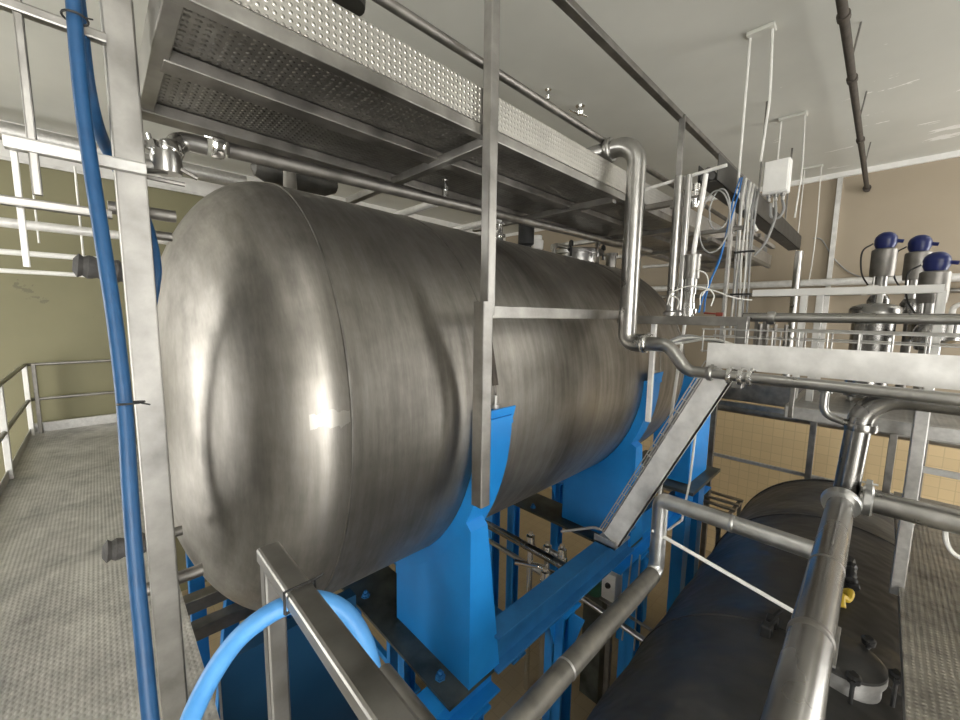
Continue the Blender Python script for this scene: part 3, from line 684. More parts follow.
A_, B_ = V((2.735, .665, 1.285)), V((2.735, 1.325, -.115)); dr = (B_-A_).normalized(); nr = V((0, dr.z, -dr.y)); nr = nr if nr.y > 0 else -nr
obj('side_plate', MB().prism([A_-nr*.072, B_-nr*.072, B_+nr*.068, A_+nr*.068], (.012, 0, 0)).prism([A_-nr*.072, B_-nr*.072, B_-nr*.060, A_-nr*.060], (.03, 0, 0)), 'whitemetal', ch)
wb = MB(); ln = (B_-A_).length
for x, o in ((2.745, .08), (2.745, .098), (2.745, .115), (2.88, .075), (2.96, .115)): wb.tube([A_+V((x-2.735, 0, 0))+nr*o, B_+V((x-2.735, 0, 0))+nr*o], .0042, 6)
for k in range(17):
    p = A_+dr*(ln*k/16); wb.tube([p+V((.01, 0, 0))+nr*.115, p+V((.01, 0, 0))+nr*.07, p+V((.225, 0, 0))+nr*.07, p+V((.225, 0, 0))+nr*.125], .0042, 6)
obj('wire_ladder', wb, 'galv', ch)
obj('end_foot', MB().box(2.70, 2.95, 1.27, 1.45, -.16, -.145).box(2.70, 2.712, 1.27, 1.45, -.16, -.10), 'galv', ch)
hose_obj('tray_cable', [A_+V((.1, .1, .02)), A_+V((.1, 0, 0))+dr*.4+nr*.1, A_+V((.1, 0, 0))+dr*.9+nr*.1, B_+V((.1, .06, .06)), B_+V((.05, .2, 0)), B_+V((.0, .45, -.12))], .011, 'cable_grey', 'grey cable running down inside the sloping channel', 'cable')

# ------------------------------------------------------------------ valve group on the frame
ya = .92
vv = thing('actuated_valve', 'steel pneumatic valve standing on the frame left of the cable bundle', 'valve', (2.845, ya, 1.6))
obj('actuator', MB().lathe((2.845, ya, 1.86), (0, 0, 1), [(0, .03), (0, .048), (.14, .048), (.14, .052), (.155, .052), (.16, .02), (.16, 0)], 22), 'steel', vv)
obj('yoke', MB().lathe((2.845, ya, 1.70), (0, 0, 1), [(0, .03), (.06, .03), (.06, .036), (.16, .036)], 18), 'polished', vv)
obj('valve_body', MB().lathe((2.845, ya, 1.60), (0, 0, 1), [(0, .034), (.03, .034), (.03, .05), (.06, .05), (.06, .034), (.1, .034)], 18).tube([(2.845, ya, 1.64), (2.845, ya+.14, 1.64)], .022, 12), 'chrome', vv)
pole = thing('support_pole', 'pale T-shaped pole with a crossbar above the pneumatic valve', 'pole', (2.845, ya, 2.02))
p0 = V((2.845, ya, 2.02)); p1 = on((706, 174), 0, 2.845)
obj('upright', MB().tube([p0, p1], .015, 12), 'whitemetal', pole)
obj('crossbar', MB().tube([on((590, 206), 0, 2.845), on((727, 165), 0, 2.845)], .011, 12), 'whitemetal', pole)
for (dx, r, x_, lb) in ((1.035, .03, 2.835, 'polished upright tube beside the pneumatic valve, the front one'), (.978, .02, 2.84, 'thin polished upright tube behind the front tube')):
    single('standpipe', MB().tube([(x_, dx, 1.615), (x_, dx, 2.53)], r, 16).lathe((x_, dx, 1.62), (0, 0, 1), [(0, r*1.5), (.02, r*1.5), (.03, r)], 16), 'polished', lb, 'pipe')
# looping grey, white and blue lines
def loop(c, ry, rz, x, m, r, lb, tail=None, name='coiled_cable'):
    pts = [(x+.01*math.sin(k), c[0]+ry*math.cos(2*PI*k/14), c[1]+rz*math.sin(2*PI*k/14)) for k in range(15)]
    hose_obj(name, pts+(tail or []), r, m, lb, 'cable')
c = on((714, 222), 0, 3.0)
loop((c.y, c.z), .09, .20, 3.0, 'cable_grey', .0052, 'large grey cable loop hanging below the crossbar')
loop((c.y-.02, c.z+.08), .06, .13, 3.02, 'cable_grey', .0052, 'small grey cable loop inside the larger one')
hose_obj('air_line', [on(p, 0, 3.9-.15*k_) for k_, p in enumerate(((742, 178), (738, 195), (732, 215), (726, 236), (719, 262), (708, 285), (702, 300), (699, 312)))], .006, 'cable_blue', 'blue air line hanging from the cable bundle to the valve, front strand', 'air line')
hose_obj('air_line', [on(p, 0, 3.9-.17*k_) for k_, p in enumerate(((740, 178), (733, 200), (728, 225), (722, 250), (713, 275), (706, 296), (704, 312)))], .005, 'cable_blue', 'blue air line behind the front strand', 'air line')
for (pp, lb) in ((((667, 305), (672, 293), (690, 286), (712, 290), (735, 298), (752, 300)), 'white cable arching from the frame to the cable bundle'), (((700, 305), (701, 294), (709, 290), (714, 296), (711, 306)), 'short white cable loop right of the valve'), (((672, 308), (668, 300), (673, 296), (679, 301), (677, 309)), 'short white cable loop left of the valve'), (((697, 270), (706, 274), (708, 285), (702, 296)), 'short white cable beside the valve yoke')):
    hose_obj('signal_cable', [on(p, 0, 2.80) for p in pp], .004, 'cable_white', lb, 'cable')
single('gauge_tag', MB().rbox(2.84, 2.86, .72, .76, 1.615, 1.64, .004).tube([(2.85, .74, 1.63), (2.85, .83, 1.635)], .006, 8), 'red', 'small red fitting on the frame right of the valve', 'fitting')

# cable bundle, conduits and junction box on the suspended tray
XJ = 3.92
cb = thing('cable_bundle', 'grey and white cables dropping in a bundle beside the junction box', 'cables', (XJ, .87, 1.6))
for i in range(7):
    y = .93-.018*i+.004*(i % 2); m = ('cable_grey', 'cable_white', 'cable_grey', 'cable_white', 'cable_white', 'cable_grey', 'cable_grey')[i]
    zt = 2.78-.02*i
    pts = [(XJ+.25, y+.05, zt-.2), (XJ+.14, y+.02, zt-.02), (XJ+.05, y, zt), (XJ+.0, y, zt-.15)]+[(XJ+.01*math.sin(i+k), y+.006*math.sin(k*1.3+i*2), 2.45-.2*k) for k in range(6)]
    obj('cable', MB().tube(spline(pts, 4), .0075, 8), m, cb)
obj('strap', MB().box(XJ-.02, XJ+.02, .80, .945, 2.15, 2.165), 'black', cb)
obj('strap', MB().box(XJ-.02, XJ+.02, .80, .945, 1.80, 1.815), 'black', cb)
single('flat_stanchion', MB().beam((XJ, .985, 1.0), (XJ, .985, 2.58), .045, .03, up=(0, 1, 0)), 'galv', 'flat galvanised upright left of the cable bundle', 'post')
jb = thing('junction_box', 'white junction box with cable glands under the ceiling conduits', 'junction box', (XJ, .71, 2.55))
ja, jc = on((764, 163), 0, XJ-.06), on((787, 195), 0, XJ-.06)
obj('case', MB().rbox(XJ-.05, XJ+.05, jc.y, ja.y, 2.585, 2.835, .01), 'white', jb)
obj('lid', MB().rbox(XJ-.064, XJ-.05, jc.y+.008, ja.y-.008, 2.595, 2.825, .004), 'white', jb)
for k in range(3):
    y = jc.y+.035+.045*k; g = obj('gland', MB().lathe((XJ, y, 2.585), (0, 0, -1), [(0, .018), (.02, .018), (.025, .013), (.05, .012), (.05, 0)], 12), 'polished', jb)
hose_obj('box_cable', [(XJ, jc.y+.035, 2.53), (XJ-.01, jc.y+.02, 2.46), (XJ, jc.y+.05, 2.40), (XJ, jc.y+.10, 2.42), (XJ, jc.y+.11, 2.52)], .010, 'cable_grey', 'grey cable looping out below the white junction box', 'cable')
hose_obj('box_cable', [(XJ, jc.y+.08, 2.53), (XJ-.01, jc.y+.07, 2.40), (XJ, jc.y+.12, 2.22), (XJ, .80, 2.12)], .010, 'cable_grey', 'grey cable running from the white junction box down to the bundle', 'cable')
def ceiling_drop(x, y0, y1, z0, z1, r, lb, plate_label):
    d = thing('ceiling_conduit', lb, 'conduit', (x, (y0+y1)/2, min(z0, z1)))
    obj('conduit_tube', MB().tube([(x, y0, z0), (x, y0, ZC-.03)], r, 10), 'cable_white', d)
    obj('conduit_tube', MB().tube(spline([(x, y1, z1), (x, y1-.015, z1+.3), (x+.01, y1-.02, (z1+ZC)/2), (x, y1, ZC-.03)], 5), r, 10), 'cable_white', d)
    obj('ceiling_plate', MB().rbox(x-.05, x+.05, min(y0, y1)-.02, max(y0, y1)+.02, ZC-.03, ZC, .006), 'ceiling', d)
ceiling_drop(XJ, .96, .815, 2.70, 2.86, 0.0095, 'pair of white conduits hanging from a ceiling plate above the junction box', '')
ceiling_drop(5.75, 1.03, .82, 2.9, 2.75, .008, 'middle pair of thin conduits hanging from the ceiling', '')
ceiling_drop(7.8, 1.05, .86, 2.2, 2.2, .007, 'farthest pair of thin conduits hanging before the beige wall', '')
single('brace_rod', MB().tube([(XJ, .97, 2.68), (XJ+.02, .80, 2.32)], .011, 8), 'cable_white', 'slanting white rod between the conduits and the bundle', 'rod')
bt = thing('suspended_tray', 'dark suspended cable tray running to the beige back wall', 'cable tray', (5.6, 1.05, 2.66))
obj('tray_body', MB().box(3.5, 7.75, 1.0, 1.006, 2.66, 2.86).box(3.5, 7.75, 1.0, 1.14, 2.66, 2.666).box(3.5, 7.75, 1.134, 1.14, 2.66, 2.80), 'tray_dark', bt)
obj('cable_pack', MB().tube([(3.5, 1.04, 2.70), (7.7, 1.04, 2.70)], .028, 10).tube([(3.5, 1.095, 2.70), (7.7, 1.095, 2.70)], .028, 10).tube([(3.5, 1.07, 2.745), (7.7, 1.07, 2.745)], .028, 10), 'rubber', bt)
for x in (5.2, 6.8): obj('hanger', MB().beam((x, 1.07, 2.66), (x, 1.07, ZC), .02, .02), 'steel_dull', bt)
single('drop_pipe', MB().tube([(7.62, .99, 2.62), (7.62, .99, .3)], .05, 16), 'polished', 'polished upright pipe at the far end of the dark suspended tray', 'pipe')
rk = thing('bracket_rack', 'small steel bracket rack between the tray and the overhead walkway', 'rack', (4.2, 1.2, 2.2))
for (p, q) in (((3.935, 1.36, 2.36), (3.935, .86, 2.36)), ((4.4, 1.36, 2.36), (4.4, .86, 2.36)), ((3.95, .9, 2.36), (5.2, .9, 2.36)), ((3.95, 1.15, 2.30), (5.2, 1.15, 2.30))): obj('bar', MB().beam(p, q, .04, .035), 'steel_dull', rk)
obj('bar', MB().beam((3.1, 1.36, 2.44), (3.1, .98, 2.44), .05, .04), 'steel_dull', rk)
sv = thing('solenoid_valve', 'small steel valve hanging below the mid rail beside the crossbar', 'valve', (3.1, 1.1, 2.38))
obj('valve_body', MB().lathe((3.1, 1.02, 2.38), (0, 0, 1), [(0, .02), (.03, .035), (.06, .035), (.06, .02), (.12, .02), (.12, .03), (.16, .03), (.17, 0)], 14), 'chrome', sv)
obj('side_port', MB().tube([(3.1, 1.02, 2.42), (3.1, 1.18, 2.42)], .022, 12), 'steel', sv)

# black pipe hung below the ceiling
bp = thing('ceiling_pipe', 'rusty dark pipe hung below the ceiling at upper right', 'pipe', (5.0, .365, 3.55))
obj('pipe_run', MB().tube([(2.3, .365, 3.555), (8.36, .365, 3.555)], .027, 14), 'rust', bp)
for x in (3.6, 4.55, 6.1): obj('coupling', MB().lathe((x-.03, .365, 3.555), (1, 0, 0), [(0, .028), (.004, .036), (.056, .036), (.06, .028)], 14), 'rust', bp)
obj('end_flange', MB().lathe((8.30, .365, 3.555), (1, 0, 0), [(0, .03), (0, .048), (.03, .048), (.03, .04), (.11, .04)], 14), 'rust', bp)
for x in (4.3, 5.6, 7.2): obj('hanger', MB().tube([(x, .365, 3.57), (x+.05, .335, ZC)], .007, 8), 'steel_dull', bp)

# ------------------------------------------------------------------ right: landing, valves, pipes
XL = 3.6
ld = thing('landing', 'small steel landing of stud plate under the pale cable tray', 'platform', (4.3, -.5, .89))
obj('deck_plate', MB().box(XL, 5.0, -2.2, .43, .955, .965), 'landing', ld)
obj('edge_channel', MB().beam((XL, .45, .93), (XL, -2.2, .93), .04, .085), 'galv', ld)
obj('edge_channel', MB().beam((XL, .44, .93), (5.0, .44, .93), .04, .085), 'steel', ld)
obj('toe_post', MB().beam((XL, .42, .89), (XL, .42, 1.12), .045, .03, up=(0, 1, 0)), 'steel', ld)
obj('leg', MB().beam((3.42, -.20, -.06), (3.42, -.20, 1.10), .085, .06, up=(0, 1, 0), b=.005), 'galv', ld)
obj('leg', MB().beam((4.9, -2.15, ZF), (4.9, -2.15, .93), .06, .06, up=(0, 1, 0)), 'steel_dull', ld)
wrl = thing('white_rail', 'white square tube railing in front of the navy capped valves', 'railing', (4.0, .2, .965))
zr = on((850, 291), 0, 4.0).z
obj('top_rail', MB().beam((4.0, .80, zr), (4.0, on((944, 290), 0, 4.0).y, zr), .05, .055), 'white', wrl)
for pxl in (804, 820, 941):
    y = on((pxl, 300), 0, 4.0).y; obj('post', MB().beam((4.0, y, .96), (4.0, y, zr-.01), .044, .044, up=(0, 1, 0)), 'white' if pxl != 820 else 'whitemetal', wrl)
q = on((860, 281), 0, 8.2)
single('wall_pipe', MB().tube([(8.2, 4.0, q.z), (8.2, -3.5, q.z)], .055, 14), 'whitemetal', 'pale pipe running level across the beige back wall', 'pipe')
single('wall_pipe', MB().tube([(8.25, 4.0, q.z-.17), (8.25, -3.5, q.z-.17)], .035, 14), 'steel', 'thinner steel pipe just under the pale pipe on the back wall', 'pipe')
def cap_valve(ptop, X, lb):
    t_ = on(ptop, 0, X); s = thing('capped_valve', lb, 'valve', (X, t_.y, 1.3), 'navy capped valves')
    z = t_.z; y = t_.y
    obj('cap', MB().ball((X, y, z), .068, (1, 1, .95)).lathe((X, y, z-.075), (0, 0, 1), [(0, .05), (.04, .066), (.06, .066)], 20).tube([(X, y-.05, z-.01), (X, y-.10, z-.02)], .014, 8), 'navy', s, 'navy blue domed cap')
    obj('actuator', MB().lathe((X, y, z-.29), (0, 0, 1), [(0, .04), (0, .072), (.05, .076), (.21, .076), (.22, .065)], 24), 'steel_dull', s)
    obj('yoke', MB().lathe((X, y, z-.44), (0, 0, 1), [(0, .04), (.16, .04)], 14).tube([(X-.04, y+.04, z-.44), (X-.04, y+.04, z-.28)], .008, 6), 'polished', s)
    obj('valve_body', MB().lathe((X, y, z-.62), (0, 0, 1), [(0, .05), (.05, .07), (.14, .07), (.18, .05)], 20).tube([(X, y+.02, z-.52), (X+.2, y+.02, z-.52)], .035, 12), 'pipe_dark', s)
    obj('stem_pipe', MB().tube([(X, y, .96), (X, y, z-.6)], .03, 12), 'steel_dull', s)
    hose_obj('valve_cable', [(X, y+.07, z-.02), (X, y+.13, z-.08), (X, y+.12, z-.25), (X, y+.07, z-.36)], .006, 'black', 'thin dark cable curling off the valve, %s' % lb.split(', ')[1], 'cable')
cap_valve((886, 240), 4.6, 'navy capped steel valve, leftmost of the three')
cap_valve((920, 243), 4.75, 'navy capped steel valve, middle of the three')
cap_valve((937, 261), 4.2, 'navy capped steel valve, rightmost of the three and nearest')
hose_obj('valve_cable', [on(p, 0, 8.40) for p in ((813, 238), (822, 240), (832, 256), (846, 270), (862, 277), (875, 276))], .009, 'cable_grey', 'grey cable sagging across the beige wall left of the valves', 'cable')
q = on((873, 325), 0, 4.35)
dm = thing('small_vessel', 'round steel pot with domed lid and hooked pipe under the valves', 'vessel', (4.35, q.y, .96))
obj('pot', MB().lathe((4.35, q.y, 1.0), (0, 0, 1), [(0, .02), (0, .125), (.67, .125)], 32), 'pipe_dark', dm)
obj('lid', MB().lathe((4.35, q.y, 1.64), (0, 0, 1), [(0, .15), (.05, .15), (.07, .135), (.09, .09), (.10, .0)], 32), 'pipe_dark', dm)
obj('hook_pipe', MB().tube(fillet([(4.35, q.y-.02, 1.72), (4.35, q.y-.02, 1.86), (4.35, q.y+.07, 1.86), (4.35, q.y+.07, 1.80)], .045), .018, 12), 'white', dm)
for k in range(3): obj('foot', MB().tube([(4.35+.09*math.cos(2.1*k), q.y+.09*math.sin(2.1*k), .965), (4.35+.09*math.cos(2.1*k), q.y+.09*math.sin(2.1*k), 1.02)], .02, 8), 'polished', dm)
q = on((934, 330), 0, 4.55)
single('valve_pot', MB().lathe((4.55, q.y, .965), (0, 0, 1), [(0, .05), (.45, .05), (.5, .14), (.62, .14), (.65, .1), (.66, 0)], 24), 'pipe_dark', 'dark steel valve pot low behind the white rail post', 'vessel')
single('hook_pipe', MB().tube(fillet([(4.2, q.y-.05, 1.5), (4.2, q.y-.05, 1.72), (4.2, q.y-.14, 1.72), (4.2, q.y-.14, 1.5)], .05), .016, 12), 'white', 'small white hooked pipe beside the rightmost navy capped valve', 'pipe')
# long product pipes over the tray
z1 = on((850, 319), 0, 3.1).z
single('product_pipe', MB().tube([(3.1, .66, z1), (3.1, -3.99, z1)], .024, 18).lathe((3.1, .49, z1), (0, 1, 0), [(0, .027), (0, .04), (.02, .044), (.04, .04), (.04, .027)], 18), 'polished', 'long polished pipe level above the wire basket tray', 'pipe')
z2 = on((850, 317), 0, 3.35).z-.02
single('product_pipe', MB().tube([(3.35, .72, z2+.02), (3.35, -3.99, z2+.02)], .024, 18), 'pipe_dark', 'dark pipe behind the long polished one above the tray', 'pipe')
single('thin_rod', MB().tube([(3.45, .60, 1.53), (3.45, -3.99, 1.53)], .008, 8), 'galv', 'thin rod running level between the tray and the pipes', 'rod')
for i, pxl in enumerate((760, 767, 775, 786)):
    y = on((pxl, 330), 0, 2.95).y
    single('pipe_stub', MB().tube([(2.95, y, 1.387), (2.95, y, 1.57)], .010 if i else .014, 10), 'steel_dull', '%s short upright tube under the long pipes' % ('leftmost', 'second', 'third', 'fourth')[i], 'pipe', 'short upright tubes behind the tray')
for y, lb in ((.59, 'steel bracket carrying the tray and long pipes, at the tray end'), (-.89, 'steel bracket carrying the tray and long pipes, beyond the right edge')):
    tb = thing('tray_bracket', lb, 'bracket', (3.1, y, 1.33))
    obj('arm', MB().box(2.724, 3.5, y-.01, y+.01, 1.34, 1.378), 'steel_dull', tb)
    obj('upright', MB().box(3.12, 3.14, y-.01, y+.01, 1.378, z1-.02), 'steel_dull', tb)
    obj('upright', MB().box(3.37, 3.39, y-.01, y+.01, 1.378, z2), 'steel_dull', tb)
    obj('upright', MB().box(3.44, 3.46, y-.01, y+.01, 1.378, 1.53), 'steel_dull', tb)

# large black-grey process pipe
YP, ZP, RP, XV = .078, .60, .057, 2.98
bg = thing('process_pipe', 'thick dark steel pipe running from the foreground up to an elbow', 'pipe', (2.0, YP, .5))
YV = .04
obj('pipe_run', MB().tube([(.5, YP-.010, ZP-.02), (1.55, YP-.004, ZP-.01), (1.56, YP-.004, ZP-.01), (XV-.12, YP, ZP)], [RP*1.01, RP*1.01, RP, RP], 32), 'pipe_dark', bg)
obj('weld_ring', MB().lathe((1.54, YP-.004, ZP-.01), (1, 0, 0), [(0, RP), (.01, RP*1.07), (.03, RP*1.07), (.04, RP)], 32), 'steel_dull', bg)
obj('weld_ring', MB().lathe((2.05, YP-.002, ZP-.006), (1, 0, 0), [(0, RP), (.004, RP*1.03), (.014, RP*1.03), (.018, RP)], 32), 'steel_dull', bg)
obj('flange', MB().lathe((XV-.16, YP, ZP+.005), (1, 0, .25), [(0, RP), (0, RP*1.42), (.03, RP*1.5), (.05, RP*1.42), (.05, RP)], 32), 'foil', bg, 'bright ring flange')
zt = on((890, 394), 0, XV).z
obj('riser', MB().tube(fillet([(XV-.14, YP, ZP), (XV, YP-.01, ZP+.03), (XV, YV, zt-.02), (XV, -1.7, zt+.0)], [.05, .17], 10), .055, 28), 'pipe_dark', bg)
obj('flange', MB().lathe((XV, YV, 1.0), (0, 0, 1), [(0, .055), (0, .068), (.02, .072), (.04, .068), (.04, .055)], 28), 'pipe_dark', bg)
obj('side_branch', MB().tube([(XV-.04, YP-.07, ZP+.03), (XV-.02, -1.7, ZP+.03)], .059, 28), 'polished', bg)
obj('clamp', clamp_mb((XV-.04, YP-.10, ZP+.03), (0, 1, 0), .059, .022), 'foil', bg)
obj('bypass_elbow', MB().tube(fillet([(XV-.02, YV+.16, 1.20), (XV-.02, YV+.16, 1.06), (XV-.02, YV+.05, 1.03)], .07), .020, 14).lathe((XV-.02, YV+.16, 1.19), (0, 0, 1), [(0, .02), (0, .032), (.02, .035), (.04, .032), (.04, .012), (.07, .012)], 14), 'polished', bg)
hose_obj('hook_wire', [on(p, 0, 2.97) for p in ((945, 522), (946, 540), (952, 552), (964, 560))], .010, 'cable_white', 'white hooked cable below the side branch at the right edge', 'cable')

# jacketed grey pipe rising to a bright cladded pipe
jp = thing('jacketed_pipe', 'grey jacketed pipe rising beside the black tank into a bright cladded run', 'pipe', (2.0, .95, -.2))
obj('lower_run', MB().tube([(.45, .95, -.145), (2.60, .95, -.145)], .053, 24), 'foil_grey', jp, 'dull grey jacketed run')
obj('joint_band', MB().lathe((1.55, .95, -.145), (1, 0, 0), [(0, .053), (0, .0555), (.012, .0555), (.012, .053)], 24), 'galv', jp)
obj('upright_run', MB().tube(fillet([(2.52, .95, -.145), (2.66, .95, -.145), (2.66, .95, .375), (2.66, .86, .375)], [.08, .05], 8), .050, 24), 'foil', jp)
obj('cladded_run', MB().tube([(2.66, .92, .375), (2.66, .10, .375)], .050, 24).lathe((2.66, .52, .375), (0, 1, 0), [(0, .050), (.004, .053), (.02, .053), (.024, .050)], 24), 'foil', jp, 'bright aluminium cladded run')
e = on((822, 628), 2, -.18)
single('slanting_rod', MB().tube([on((652, 530), 1, .98), e], .013, 10), 'cable_white', 'thin white rod slanting across above the black tank', 'rod')

# ------------------------------------------------------------------ black jacketed tank
BR, BY, BZ = 1.04, .134, -1.34
bk = thing('black_tank', 'large black jacketed horizontal tank at lower right below the pipes', 'tank', (2.0, BY, ZF))
pr = [(-.5+0, 1e-5)]
prof = [(0.0, BR)]
XF = 6.25
def bhead(n=12): return [(.34*math.sin(PI/2*k/n), BR*(math.cos(PI/2*k/n) if k < n else 0)**.55 if k < n else 0) for k in range(n+1)]
obj('jacket', MB().lathe((-1.2, BY, BZ), (1, 0, 0), [(0, BR-.02), (0, BR)]+[(1.2+x, BR+.006*math.sin(x*9)) for x in [i*.12 for i in range(-9, 50)]]+[(XF+1.2-.12, BR)], 96), 'jacket', bk)
obj('end_cap', MB().lathe((XF-.12, BY, BZ), (1, 0, 0), [(0, BR+.012), (.03, BR+.012)]+[(.03+d, r) for d, r in bhead()], 96), 'jacket', bk)
for x in (1.1, 2.9, 4.9):
    obj('band_seam', MB().lathe((x, BY, BZ), (1, 0, 0), [(0, BR), (.004, BR+.012), (.03, BR+.012), (.034, BR)], 96), 'jacket', bk)
for x in (.4, 4.9):
    obj('cradle', MB().box(x-.12, x+.12, BY-.8, BY+.8, ZF, BZ-.65), 'jacket', bk)
# hatch on the crown
q = on((842, 652), 2, -.20); hx, hy = q.x, q.y
ht = obj('hatch', MB().lathe((hx, hy, BZ+BR-.06), (0, 0, 1), [(0, .165), (.10, .165), (.10, .18), (.135, .18)], 36), 'galv', bk, 'pale hatch collar')
obj('hatch_lid', MB().lathe((hx, hy, BZ+BR+.07), (0, 0, 1), [(0, .178), (.02, .178), (.04, .15), (.055, 0)], 36), 'jacket', ht, 'black hatch lid')
obj('hinge_bar', MB().beam((hx-.2, hy+.03, BZ+BR+.13), (hx+.2, hy+.03, BZ+BR+.11), .03, .014), 'galv', ht)
for k in range(5):
    a = (-.5, .6, 2.2, 3.4, 4.6)[k]; kx, ky = hx+.205*math.cos(a), hy+.205*math.sin(a)
    kn = obj('swing_knob', MB().lathe((kx, ky, BZ+BR+.08), (0, 0, 1), [(0, .012), (.02, .012), (.02, .028), (.05, .032), (.06, .02), (.06, 0)], 12).beam((kx-.045, ky, BZ+BR+.12), (kx+.045, ky, BZ+BR+.12), .018, .018).tube([(kx, ky, BZ+BR-.05), (kx, ky, BZ+BR+.1)], .009, 8), 'black', ht)
q = on((767, 628), 2, -.28)
for k in range(2):
    obj('toggle_latch', MB().rbox(q.x-.04+.1*k, q.x+.03+.1*k, q.y-.03-.01*k, q.y+.03-.01*k, BZ+BR-.06, BZ+BR+.05, .012).beam((q.x-.02+.1*k, q.y, BZ+BR+.03), (q.x+.06+.1*k, q.y-.04, BZ+BR+.07), .02, .015), 'black', bk)
q = on((843, 600), 2, -.27)
single('yellow_tag', MB().tube(spline([(q.x-.06, q.y, -.29), (q.x-.02, q.y+.01, -.24), (q.x+.03, q.y-.02, -.27), (q.x+.07, q.y-.03, -.23), (q.x+.10, q.y+.02, -.28)], 4), .022, 8), 'yellow', 'crumpled yellow strap on the black tank beside the thick pipe', 'strap')
q = on((850, 575), 2, -.24)
single('black_chain', MB().tube(spline([(q.x-.10, q.y-.03, -.28), (q.x, q.y, -.25), (q.x+.15, q.y, -.26), (q.x+.35, q.y+.02, -.28)], 5), [.03+.012*math.sin(i*2.4) for i in range(16)], 8), 'black', 'bunched black strap lying on the black tank crown', 'strap')

# right-hand walkway
#
rw = thing('side_walkway', 'dark worn stud plate walkway along the right edge', 'walkway', (2.5, -.8, -.06))
obj('deck_plate', MB().box(.6, 5.3, -1.9, -.205, -.012, 0), 'walk_dark', rw)
obj('edge_channel', MB().beam((.6, -.225, -.06), (5.3, -.225, -.06), .03, .09), 'steel_dull', rw)
sg = thing('walkway_guard', 'pale level bars right of the landing leg, behind the side branch', 'railing', (4.6, -1.0, 0))
for py, hh in ((439, .045), (473, .05)):
    zq = on((942, py), 0, 4.6).z; obj('bar', MB().beam((4.6, -.26, zq), (4.6, -1.9, zq), .03, hh), 'whitemetal', sg)
obj('post', MB().beam((4.64, -.30, 0), (4.64, -.30, .78), .05, .05, up=(0, 1, 0)), 'steel_dull', sg)
obj('post', MB().beam((4.64, -1.85, 0), (4.64, -1.85, .78), .05, .05, up=(0, 1, 0)), 'steel_dull', sg)
# guard rail behind the black tank, near the tiled wall
fg = thing('lower_guard_rail', 'long steel guard rail between the black tank and the tiled wall', 'railing', (6.9, .3, ZF))
XG = 6.9
zz = (on((780, 411), 0, XG).z, on((775, 468), 0, XG).z)
obj('rail', MB().beam((XG, 1.9, zz[0]), (XG, -3.2, zz[0]), .05, .07), 'steel', fg)
obj('rail', MB().beam((XG, 1.9, zz[1]), (XG, -3.2, zz[1]), .035, .05), 'galv', fg)
for pxx in (712, 812, 893): y = on((pxx, 440), 0, XG).y; obj('post', MB().beam((XG, y, ZF), (XG, y, zz[0]), .07, .07, up=(0, 1, 0)), 'steel_dull', fg)
obj('post', MB().beam((XG, -2.2, ZF), (XG, -2.2, zz[0]), .07, .07, up=(0, 1, 0)), 'steel_dull', fg)
hb = thing('wall_duct', 'broad grey duct running level in front of the tiled wall', 'duct', (7.3, 0, .55))
z0, z1_ = on((760, 404), 0, 7.2).z, on((760, 384), 0, 7.2).z
obj('duct_body', MB().rbox(7.2, 7.6, -3.4, 2.4, z0, z1_, .02), 'steel_dull', hb)
obj('lower_pipe', MB().tube([(7.2, 2.4, z0-.14), (7.2, -3.4, z0-.14)], .06, 14), 'steel', hb)
# slatted stand on the floor by the blue tower
sl = thing('slatted_stand', 'low slatted steel stand between the blue tower and the black tank', 'stand', (6.6, 1.5, ZF))
for k in range(6): obj('slat', MB().beam((6.0+.22*k, 1.3, -1.25), (6.0+.22*k, 2.6, -1.25), .07, .03), 'steel', sl)
for y in (1.35, 1.95, 2.55): obj('bearer', MB().beam((5.95, y, -1.29), (7.2, y, -1.29), .05, .05), 'steel_dull', sl)
for (x, y) in ((6.0, 1.35), (7.15, 1.35), (6.0, 2.55), (7.15, 2.55)): obj('leg', MB().beam((x, y, ZF), (x, y, -1.3), .05, .05), 'steel_dull', sl)

# ------------------------------------------------------------------ machinery below the tank
single('drain_pipe', MB().tube([on((520, 494), 2, -.66), on((575, 522), 2, -.66), on((625, 548), 2, -.66)], .03, 14), 'polished', 'polished pipe under the tank between the saddles, upper one', 'pipe')
dl = on((590, 528), 2, -.75); 
single('drain_pipe', MB().tube([(3.05, 3.4, -.78), (3.05, 1.75, -.78)], .04, 14), 'pipe_dark', 'dark pipe under the tank beside the upper polished one', 'pipe')
single('floor_pipe', MB().tube([on((480, 535), 2, -1.4), on((590, 603), 2, -1.4), on((665, 655), 2, -1.4)], .03, 14), 'polished', 'polished pipe crossing low behind the near blue beam', 'pipe')
single('floor_pipe', MB().tube([on((600, 598), 2, -1.42), on((670, 642), 2, -1.42)], .016, 10), 'steel', 'thin steel pipe beside the low polished pipe', 'pipe')
vc = on((530, 560), 2, -1.3)
va = thing('valve_cluster', 'cluster of polished valves and tees under the tank', 'valves', (vc.x, vc.y, ZF))
for i in range(4):
    dx, dy = (0, .18, -.05, .16)[i], (0, -.12, -.26, -.34)[i]; hgt = (.45, .30, .15, .38)[i]
    b = obj('valve', MB().tube([(vc.x+dx, vc.y+dy, ZF), (vc.x+dx, vc.y+dy, -1.6+hgt)], .035, 12).lathe((vc.x+dx, vc.y+dy, -1.6+hgt), (0, 0, 1), [(0, .035), (0, .06), (.05, .06), (.06, .05), (.16, .05), (.17, .03), (.2, .03), (.2, 0)], 16), 'chrome', va)
obj('tee_pipe', MB().tube(fillet([(vc.x-.1, vc.y+.15, -1.35), (vc.x+.05, vc.y-.1, -1.35), (vc.x+.05, vc.y-.45, -1.35), (vc.x+.05, vc.y-.45, -2.2)], .08), .035, 14), 'chrome', va)
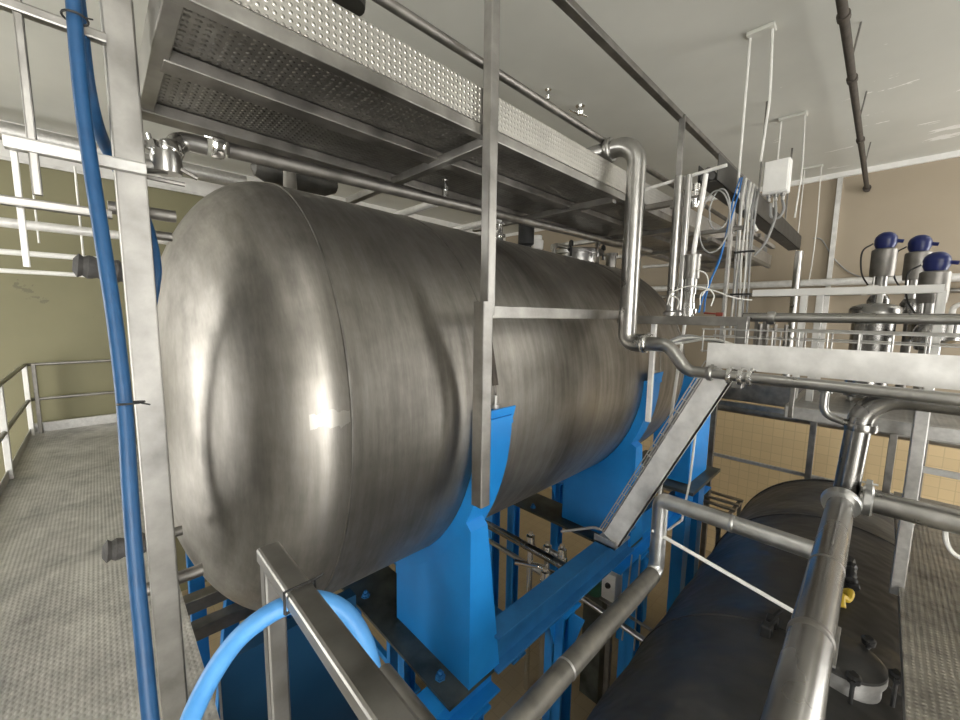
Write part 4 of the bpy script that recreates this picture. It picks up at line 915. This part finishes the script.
obj('tee_pipe', MB().tube(fillet([(vc.x+.2, vc.y-.05, -1.2), (vc.x+.2, vc.y-.3, -1.2), (vc.x+.2, vc.y-.3, -1.9)], .07), .03, 14), 'polished', va)
pc = on((612, 584), 2, -1.35)
sb = thing('switch_box', 'small white switch box with black dial beside the jacketed pipe', 'switch', (pc.x, pc.y, ZF))
obj('case', MB().rbox(pc.x-.09, pc.x+.09, pc.y-.08, pc.y+.08, -1.50, -1.18, .012), 'white', sb)
obj('dial', MB().lathe((pc.x-.09, pc.y, -1.32), (-1, 0, 0), [(0, .03), (.015, .03), (.02, .02), (.035, .02), (.035, 0)], 16), 'black', sb)
obj('stand', MB().beam((pc.x, pc.y, ZF), (pc.x, pc.y, -1.5), .06, .06), 'steel_dull', sb)
gm = on((605, 590), 2, -1.55)
mo = thing('pump_motor', 'green pump motor behind the small white switch box', 'motor', (gm.x+.1, gm.y+.1, ZF))
obj('motor_body', MB().lathe((gm.x-.1, gm.y+.12, -1.5), (1, 0, 0), [(0, .06), (0, .14)]+[(.02+.02*k, .15 if k % 2 else .135) for k in range(14)]+[(.32, .13), (.36, .08), (.36, 0)], 24), 'green', mo)
obj('pedestal', MB().box(gm.x-.05, gm.x+.25, gm.y, gm.y+.24, ZF, -1.62), 'plate_dirty', mo)
for i, (a, b, lb) in enumerate((((632, 555), (622, 640), 'thin wire hanging basket strand left of the blue column'), ((640, 555), (634, 650), 'thin wire hanging basket strand nearest the blue column'))):
    single('hanging_wire', MB().tube([on(a, 0, 3.6), on(b, 0, 3.55)], .008, 8), 'galv', lb, 'wire')

# ------------------------------------------------------------------ world and view
w = bpy.data.worlds.new('world'); SC.world = w; w.use_nodes = True
w.node_tree.nodes['Background'].inputs[0].default_value = (.75, .85, 1, 1); w.node_tree.nodes['Background'].inputs[1].default_value = .6
for o in bpy.data.objects:
    if '_o' in o: del o['_o']
vs = SC.view_settings
vs.view_transform = 'Standard'; vs.look = 'None'; vs.gamma = 1; vs.use_curve_mapping = False; vs.exposure = -0.55
